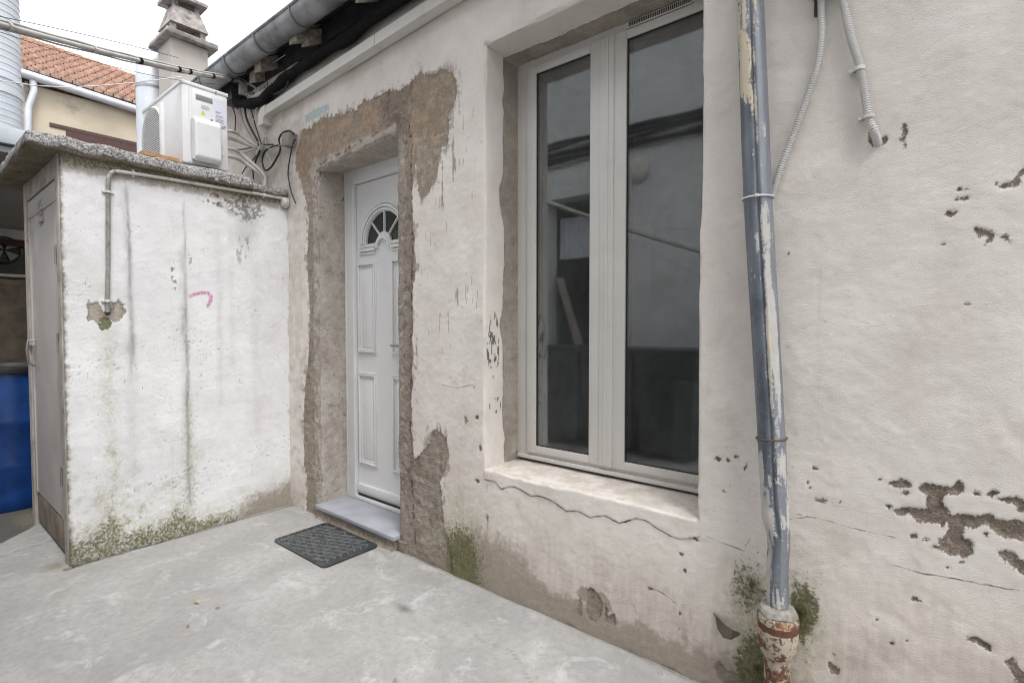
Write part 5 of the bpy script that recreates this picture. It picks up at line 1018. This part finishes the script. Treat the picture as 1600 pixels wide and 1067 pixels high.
b = MB(); b.lathe([(.0,.003),(.007,.003),(.007,-.001)], (AX1+.006,-.458,2.515), 'x', 14); b.build('screw_cap', M_ink, ac, True)
b = MB(); b.lathe([(.0,.003),(.005,.003),(.005,-.001)], (AX1+.005,-.43,2.695), 'x', 12); b.build('screw_cap', M_ink, ac, True)
for x in (-3.6,-4.05):
    b = MB(); b.box(x-.03, x+.03, -.65,-.33, 2.196, 2.228, .004); b.build('foot_rail', M_zinc, ac, True)
b = MB(); b.box(-3.66,-3.41,-.84,-.655,2.200,2.222,.002); o = b.build('wooden_plank', M_deal, None); tag(o, 'short orange brown wooden offcut lying under the air conditioner front', 'wood')
hs_ = [('topmost cream hose leaving the side of the air conditioner', [(-3.420,-0.449,2.443)][0], [(-3.891,-0.120,2.627)][0], [(-3.792,-0.030,2.543)][0]),
       ('second cream hose from the top leaving the air conditioner', [(-3.420,-0.449,2.396)][0], [(-3.914,-0.120,2.586)][0], [(-3.803,-0.030,2.536)][0]),
       ('third cream hose bending down toward the slab edge', [(-3.420,-0.450,2.345)][0], [(-3.818,-0.140,2.469)][0], [(-3.710,-0.030,2.330)][0]),
       ('lowest cream hose curving down toward the slab edge', [(-3.420,-0.451,2.294)][0], [(-3.790,-0.140,2.410)][0], [(-3.730,-0.030,2.316)][0])]
for lab, a_, m_, e_ in hs_:
    e2 = (e_[0]-.0, -.02, e_[2]-(.10 if 'slab' in lab else .0)); mid = tuple((np.array(a_)+np.array(m_))/2+np.array([.0,-.0,.012]))
    tag(MB().tube(spline([(a_[0]-.03,a_[1],a_[2]), a_, mid, m_, e_, e2], 8), .0125 if 'slab' in lab else .0115, 12).build('hose', M_cream, None, True), lab, 'hose', 'cream air conditioner hoses')

# ------------------------------------------------------------------ CHIMNEY and duct on a low roof beyond
low = thing('low_building', 'low plain annexe behind the house carrying the chimney', 'building', (-7.5,2,0))
MB().box(-9.2,-6.2,.35,4.,-.05,3.3).build('wall', M_neigh, low); MB().box(-9.3,-6.1,.28,4.1,3.3,3.38).build('roof', M_zinc, low)
ch = thing('chimney', 'old rendered chimney with crumbling hood and slab cap', 'chimney', (-7.2,.67,3.38))
MB().box(-7.45,-7.0,.46,.86,3.38,4.66,.01).build('stack', M_chim, ch, True)
MB().box(-7.54,-6.90,.385,.945,4.66,4.72,.012).build('ledge', M_chimold, ch, True, .006)
b = MB(); b.box(-7.42,-7.02,.475,.86,4.72,4.76,.008); b.build('upper_bed', M_chimold, ch, True, .006)
for (x, y) in ((-7.39,.50),(-7.06,.50),(-7.39,.82),(-7.06,.82)): MB().box(x-.03,x+.03,y-.03,y+.03,4.76,4.86,.005).build('pillar', M_chimold, ch, True)
def frustum(x0,x1,y0,y1,z0,X0,X1,Y0,Y1,z1):
    return MB().add([(x0,y0,z0),(x1,y0,z0),(x1,y1,z0),(x0,y1,z0),(X0,Y0,z1),(X1,Y0,z1),(X1,Y1,z1),(X0,Y1,z1)], [(3,2,1,0),(4,5,6,7),(0,1,5,4),(1,2,6,5),(2,3,7,6),(3,0,4,7)])
frustum(-7.44,-7.00,.455,.875,4.85,-7.35,-7.09,.52,.81,5.10).build('hood', M_chimold, ch, jit=.008)
for (x, y) in ((-7.32,.55),(-7.12,.55),(-7.32,.78),(-7.12,.78)): MB().box(x-.025,x+.025,y-.025,y+.025,5.09,5.17,.004).build('pillar', M_chimold, ch, True)
MB().box(-7.43,-7.01,.455,.875,5.17,5.215,.008).build('cap_slab', M_chimold, ch, True, .005)
dk = thing('round_duct', 'smooth pale metal flue bending beside the chimney', 'duct', (-7.7,.45,3.38))
MB().tube([(-7.72,.46,3.38),(-7.72,.46,4.3),(-7.74,.47,4.5),(-7.80,.52,4.66),(-7.92,.62,4.78),(-8.1,.75,4.82)], .165, 24).build('pipe', M_zinc2, dk, True)
MB().tube([(-7.72,.46,4.22),(-7.72,.46,4.25)], .170, 24).build('joint_band', M_zinc, dk, True)

# ------------------------------------------------------------------ SPIRAL DUCT at the left
sdk = thing('spiral_duct', 'tall galvanised spiral duct rising beside the far left roof', 'duct', (-6.3,-1.28,2.6))
n = 900; hh_ = np.linspace(2.62, 5.6, n); rr = .225+.0035*(np.cos(hh_*2*math.pi/.055) > .75)
b = MB(); b.tube([(-6.3,-1.165,z) for z in hh_], list(rr), 32); b.build('pipe', M_zinc2, sdk, True)
for z in (3.22,3.34): MB().tube([(-6.3,-1.165,z),(-6.3,-1.165,z+.035)], .236, 32).build('band', M_zinc2, sdk, True)

# ------------------------------------------------------------------ CARPORT building, wall and barrel at the left
cpb = thing('carport', 'low grey lean to roof with pale blue flashing at the far left', 'carport', (-7.3,-3,0))
MB().box(-9.4,-5.2,-6.,-.42,2.50,2.54).build('soffit', M_soffit, cpb)
MB().box(-5.24,-5.16,-6.,-.40,2.555,2.675,.004).build('fascia', M_fascia, cpb, True)
MB().box(-9.4,-5.24,-6.,-.42,2.545,2.66).build('roof', M_fascia, cpb)
b = MB(); b.box(-9.4,-9.3,-6.,-.42,2.36,2.5); b.box(-9.4,-9.3,-6.,-.42,-.05,1.1); b.build('back_wall', M_opp, cpb)
MB().box(-9.28,-9.2,-6.,-.42,2.28,2.36).build('beam', M_redbrown, cpb)
MB().box(-9.36,-9.34,-6.,-.42,1.1,2.34).build('dark_window', M_window_dark, cpb)
MB().box(-9.30,-9.24,-6.,-.42,1.62,1.86).build('sill_board', M_redbrown, cpb)
fcn = [(-9.300,-0.755,2.221)][0]
vf = thing('ventilator', 'small round extractor fan in the dark window under the lean to', 'fan', (-9.28,fcn[1],fcn[2]))
MB().lathe([(.16,0),(.175,.02),(.16,.04)], (-9.28,fcn[1],fcn[2]), 'x', 24).build('ring', M_black, vf, True)
for k in range(4):
    a = k*math.pi/2+.78; pts = [(-9.262, fcn[1]+r*math.cos(a+d), fcn[2]+r*math.sin(a+d)) for r, d in ((.02,-.3),(.15,-.4),(.15,.4),(.02,.3))]
    MB().add(pts+[(x-.004,y,z) for x,y,z in pts], [(0,1,2,3),(7,6,5,4),(0,4,5,1),(1,5,6,2),(2,6,7,3),(3,7,4,0)]).build('blade', simple('grey fan blade', (.30,.31,.31), .5) if k == 0 else bpy.data.materials['grey fan blade'], vf)
bw = thing('boundary_wall', 'rough brown cement wall with pale coping behind the blue barrel', 'wall', (-6.5,-3,0))
o = rough_slab(-6.6,-6.5,-3.0,.30,-.05,1.68,.05,.014,700,'masonry',bw,M_brownwall)
MB().box(-6.63,-6.47,-3.0,.30,1.69,1.715,.004).build('coping', M_cap, bw, True)
bl = thing('barrel', 'large blue plastic barrel with black rim beside the shed', 'barrel', (-5.14,-1.215,-.035))
b = MB(); prof = [(.0,0),(.27,0),(.282,.02),(.285,.10),(.292,.30),(.296,.32),(.292,.34),(.294,.60),(.299,.62),(.294,.64),(.287,.90),(.280,.965)]
b.lathe(prof, (-5.14,-1.215,-.035), 'z', 40); b.build('body', M_blue, bl, True)
b = MB(); b.lathe([(.280,.95),(.300,.955),(.304,.975),(.300,.998),(.27,1.002),(.262,.98),(.0,.975)], (-5.14,-1.215,-.035), 'z', 40); b.build('lid', M_black, bl, True)

# ------------------------------------------------------------------ NEIGHBOUR house with tiled roof
nb = thing('neighbour_house', 'ochre rendered neighbouring house with salmon tiled roof', 'house', (-12,1,0))
NX = -11.
def ez(y): return 5.165-.06*(y+.55)
b = MB(); b.box(NX-4, NX, -5, 5, -.05, 5.02); b.build('wall', M_neigh, nb)
b = MB(); b.box(NX-.02, NX+.012, .0, 5, 4.43, 4.50, .004); b.box(NX-.02, NX+.010, .2, 1.6, 3.2, 4.43); b.build('window_head', M_redbrown, nb, True)
g = thing('neighbour_gutter', 'pale half round gutter along the tiled roof edge with bent downpipe', 'gutter', (NX+.12,0,5.1))
b = MB(); b.tube([(NX+.12, y, 5.13-.055*(y+.5)) for y in np.linspace(-5, 5, 30)], .066, 14); b.build('channel', M_zinc2, g, True)
dpn = [(-10.900,-0.191,5.121),(-10.900,-0.193,5.002),(-10.900,-0.188,4.906),(-10.900,-0.228,4.735),(-10.900,-0.261,4.587),(-10.900,-0.270,4.163)]
MB().tube(spline([tuple(p) for p in dpn], 4), .045, 12).build('downpipe', M_zinc2, g, True)
b = MB(); b.box(NX-.02, NX+.02, -.28, -.24, 3.5, 5.05); b.build('eave_board', M_chimold, nb)
# tiles: slope from the eave up to the ridge
EX, EZ, RX, RZ = NX+.06, 5.20, NX-2.0, 6.52
b = MB(); b.add([(EX,-5,EZ+.12),(EX,5,EZ-.33),(RX,5,RZ-.33),(RX,-5,RZ+.12),(RX-2,5,EZ),(RX-2,-5,EZ)], [(0,1,2,3),(3,2,4,5)]); b.build('roof_deck', M_tile, nb)
SL = math.hypot(RX-EX, RZ-EZ); ux, uz = (RX-EX)/SL, (RZ-EZ)/SL; rows = 15; tw = .135
def tile_at(r, y):
    s0 = r*SL/rows; s1 = s0+SL/rows*1.15; j = random.uniform(-.006,.006); zs0 = -.045*(y+.5)
    p = lambda s, yy, h: (EX+ux*s-uz*h*-1*0-uz*-h*0+h*(-uz)*-1, yy, EZ+uz*s+h*(-ux)+zs0)
    h0, h1 = .085+j, .02
    v = [p(s0,y,h0),p(s0-.05,y+tw*.5,h0+.02),p(s0,y+tw*.90,h0),p(s1,y+tw*.96,h1),p(s1,y,h1),p(s0,y,h0-.055),p(s0-.05,y+tw*.5,h0-.045),p(s0,y+tw*.90,h0-.055)]
    return v, [(0,1,2,3,4),(0,5,6,1),(1,6,7,2)]
big, rest = [], MB()
for r in range(rows):
    y = -1.6+(.5*tw if r % 2 else 0)
    while y < 3.6:
        if (r, int(y*10)) not in ((8,-4),): rest.add(*tile_at(r, y))
        y += tw
o = rest.build('roof_tiles', M_tile, nb); o['kind'] = 'stuff'
b = MB(); b.tube([(RX, y, RZ-.02-.045*(y+.5)+.03) for y in np.linspace(-4, 4, 20)], .07, 10); b.build('ridge_tiles', M_tile, nb, True)

# ------------------------------------------------------------------ OPPOSITE side of the yard (seen mirrored in the window)
OY = -3.0
op = thing('opposite_building', 'pale rendered building across the yard with an open bay', 'building', (-1,-3.5,0))
b = MB(); b.box(-2.62,3.5,OY-.25,OY,-.05,4.7); b.box(-4.6,-3.75,OY-.25,OY,-.05,4.7); b.box(-3.75,-2.62,OY-.25,OY,2.80,4.7); b.build('wall', M_opp, op)
b = MB(); b.box(-4.6,-2.3,OY-1.9,OY-1.8,-.05,2.9); b.box(-4.7,-4.6,OY-1.9,OY,-.05,4.7); b.box(-2.35,-2.3,OY-1.9,OY-.25,-.05,2.9); b.box(-4.6,-2.3,OY-1.8,OY-.25,2.9,2.95); b.build('bay_lining', M_room, op)
b = MB(); b.box(-4.8,3.6,OY-2.2,OY+.25,4.7,4.82); b.build('roof', M_zinc, op)
b = MB(); 
for k in range(15): x = -3.74+k*.07; b.prism([(x,OY-.30),(x+.035,OY-.27),(x+.07,OY-.30),(x+.07,OY-.305),(x+.035,OY-.275),(x,OY-.305)], 2.10, 2.62, 'z')
for k in range(4): x = -3.10+k*.09; b.prism([(x,OY-.36),(x+.045,OY-.33),(x+.08,OY-.36),(x+.08,OY-.37),(x+.045,OY-.34),(x,OY-.37)], 1.0, 2.1, 'z')
tag(b.build('corrugated_sheet', M_curtain), 'pale corrugated sheet hung inside the open bay across the yard', 'sheet')
b = MB(); b.add([(-3.70,OY-.15,1.85),(-3.60,OY-.15,1.85),(-3.22,OY-.05,.95),(-3.32,OY-.05,.95),(-3.70,OY-.18,1.85),(-3.60,OY-.18,1.85),(-3.22,OY-.08,.95),(-3.32,OY-.08,.95)], [(0,1,2,3),(7,6,5,4),(0,4,5,1),(1,5,6,2),(2,6,7,3),(3,7,4,0)])
tag(b.build('plank', M_wood), 'weathered plank leaning diagonally in the open bay across the yard', 'plank')
for k in range(9):
    z0 = 3.19+k*.030; rr = .012+.006*((k*7) % 3)
    tag(MB().tube([(x, OY+.03+.012*(k % 3), z0+.02*math.sin(x*1.7+k)+.01*math.sin(x*6+k*2)) for x in np.linspace(-4.5,3.4,50)], rr, 6).build('wall_cable', M_blackcable if k % 3 else M_greycable), ('lowest','second lowest','third lowest','fourth lowest','middle','fourth highest','third highest','second highest','highest')[k]+' of the nine cables bundled along the facade across the yard', 'cable', 'cables along the opposite facade')
b = MB(); b.lathe([(.0,.05),(.10,.05),(.13,.03),(.13,.0)], (-2.50,OY,2.95), 'y', 24); tag(b.build('round_vent', M_trunk, None, True), 'round pale vent cowl on the facade across the yard', 'vent')
binp = None
for x, lab in ((-3.05,'black wheeled bin nearest the open bay across the yard'),(-2.45,'black wheeled bin in the middle of the row across the yard'),(-1.86,'black wheeled bin at the right end of the row across the yard')):
    o = thing('wheelie_bin', lab, 'bin', (x,-2.45,0), 'bins opposite the window')
    parts = [(frustum(-.24,.24,-.22,.22,.06,-.285,.285,-.27,.27,.98), 'body', simple('worn black bin plastic', (.045,.047,.05), .5, var=.2)), (MB().box(-.30,.30,-.29,.29,.98,1.03,.01), 'lid', M_black),
             (MB().tube([(-.25,-.31,.95),(.25,-.31,.95)], .015, 8), 'handle', M_black), (MB().lathe([(.0,-.03),(.09,-.03),(.09,.03),(.0,.03)], (-.27,-.2,.09), 'x', 16), 'wheel', M_black), (MB().lathe([(.0,-.03),(.09,-.03),(.09,.03),(.0,.03)], (.27,-.2,.09), 'x', 16), 'wheel', M_black)]
    if binp is None: binp = [mb.build(nm_, mt) for mb, nm_, mt in parts]; use = binp
    else:
        use = []
        for p_ in binp: c_ = p_.copy(); COL.objects.link(c_); use.append(c_)
    for p_ in use: p_.parent = o
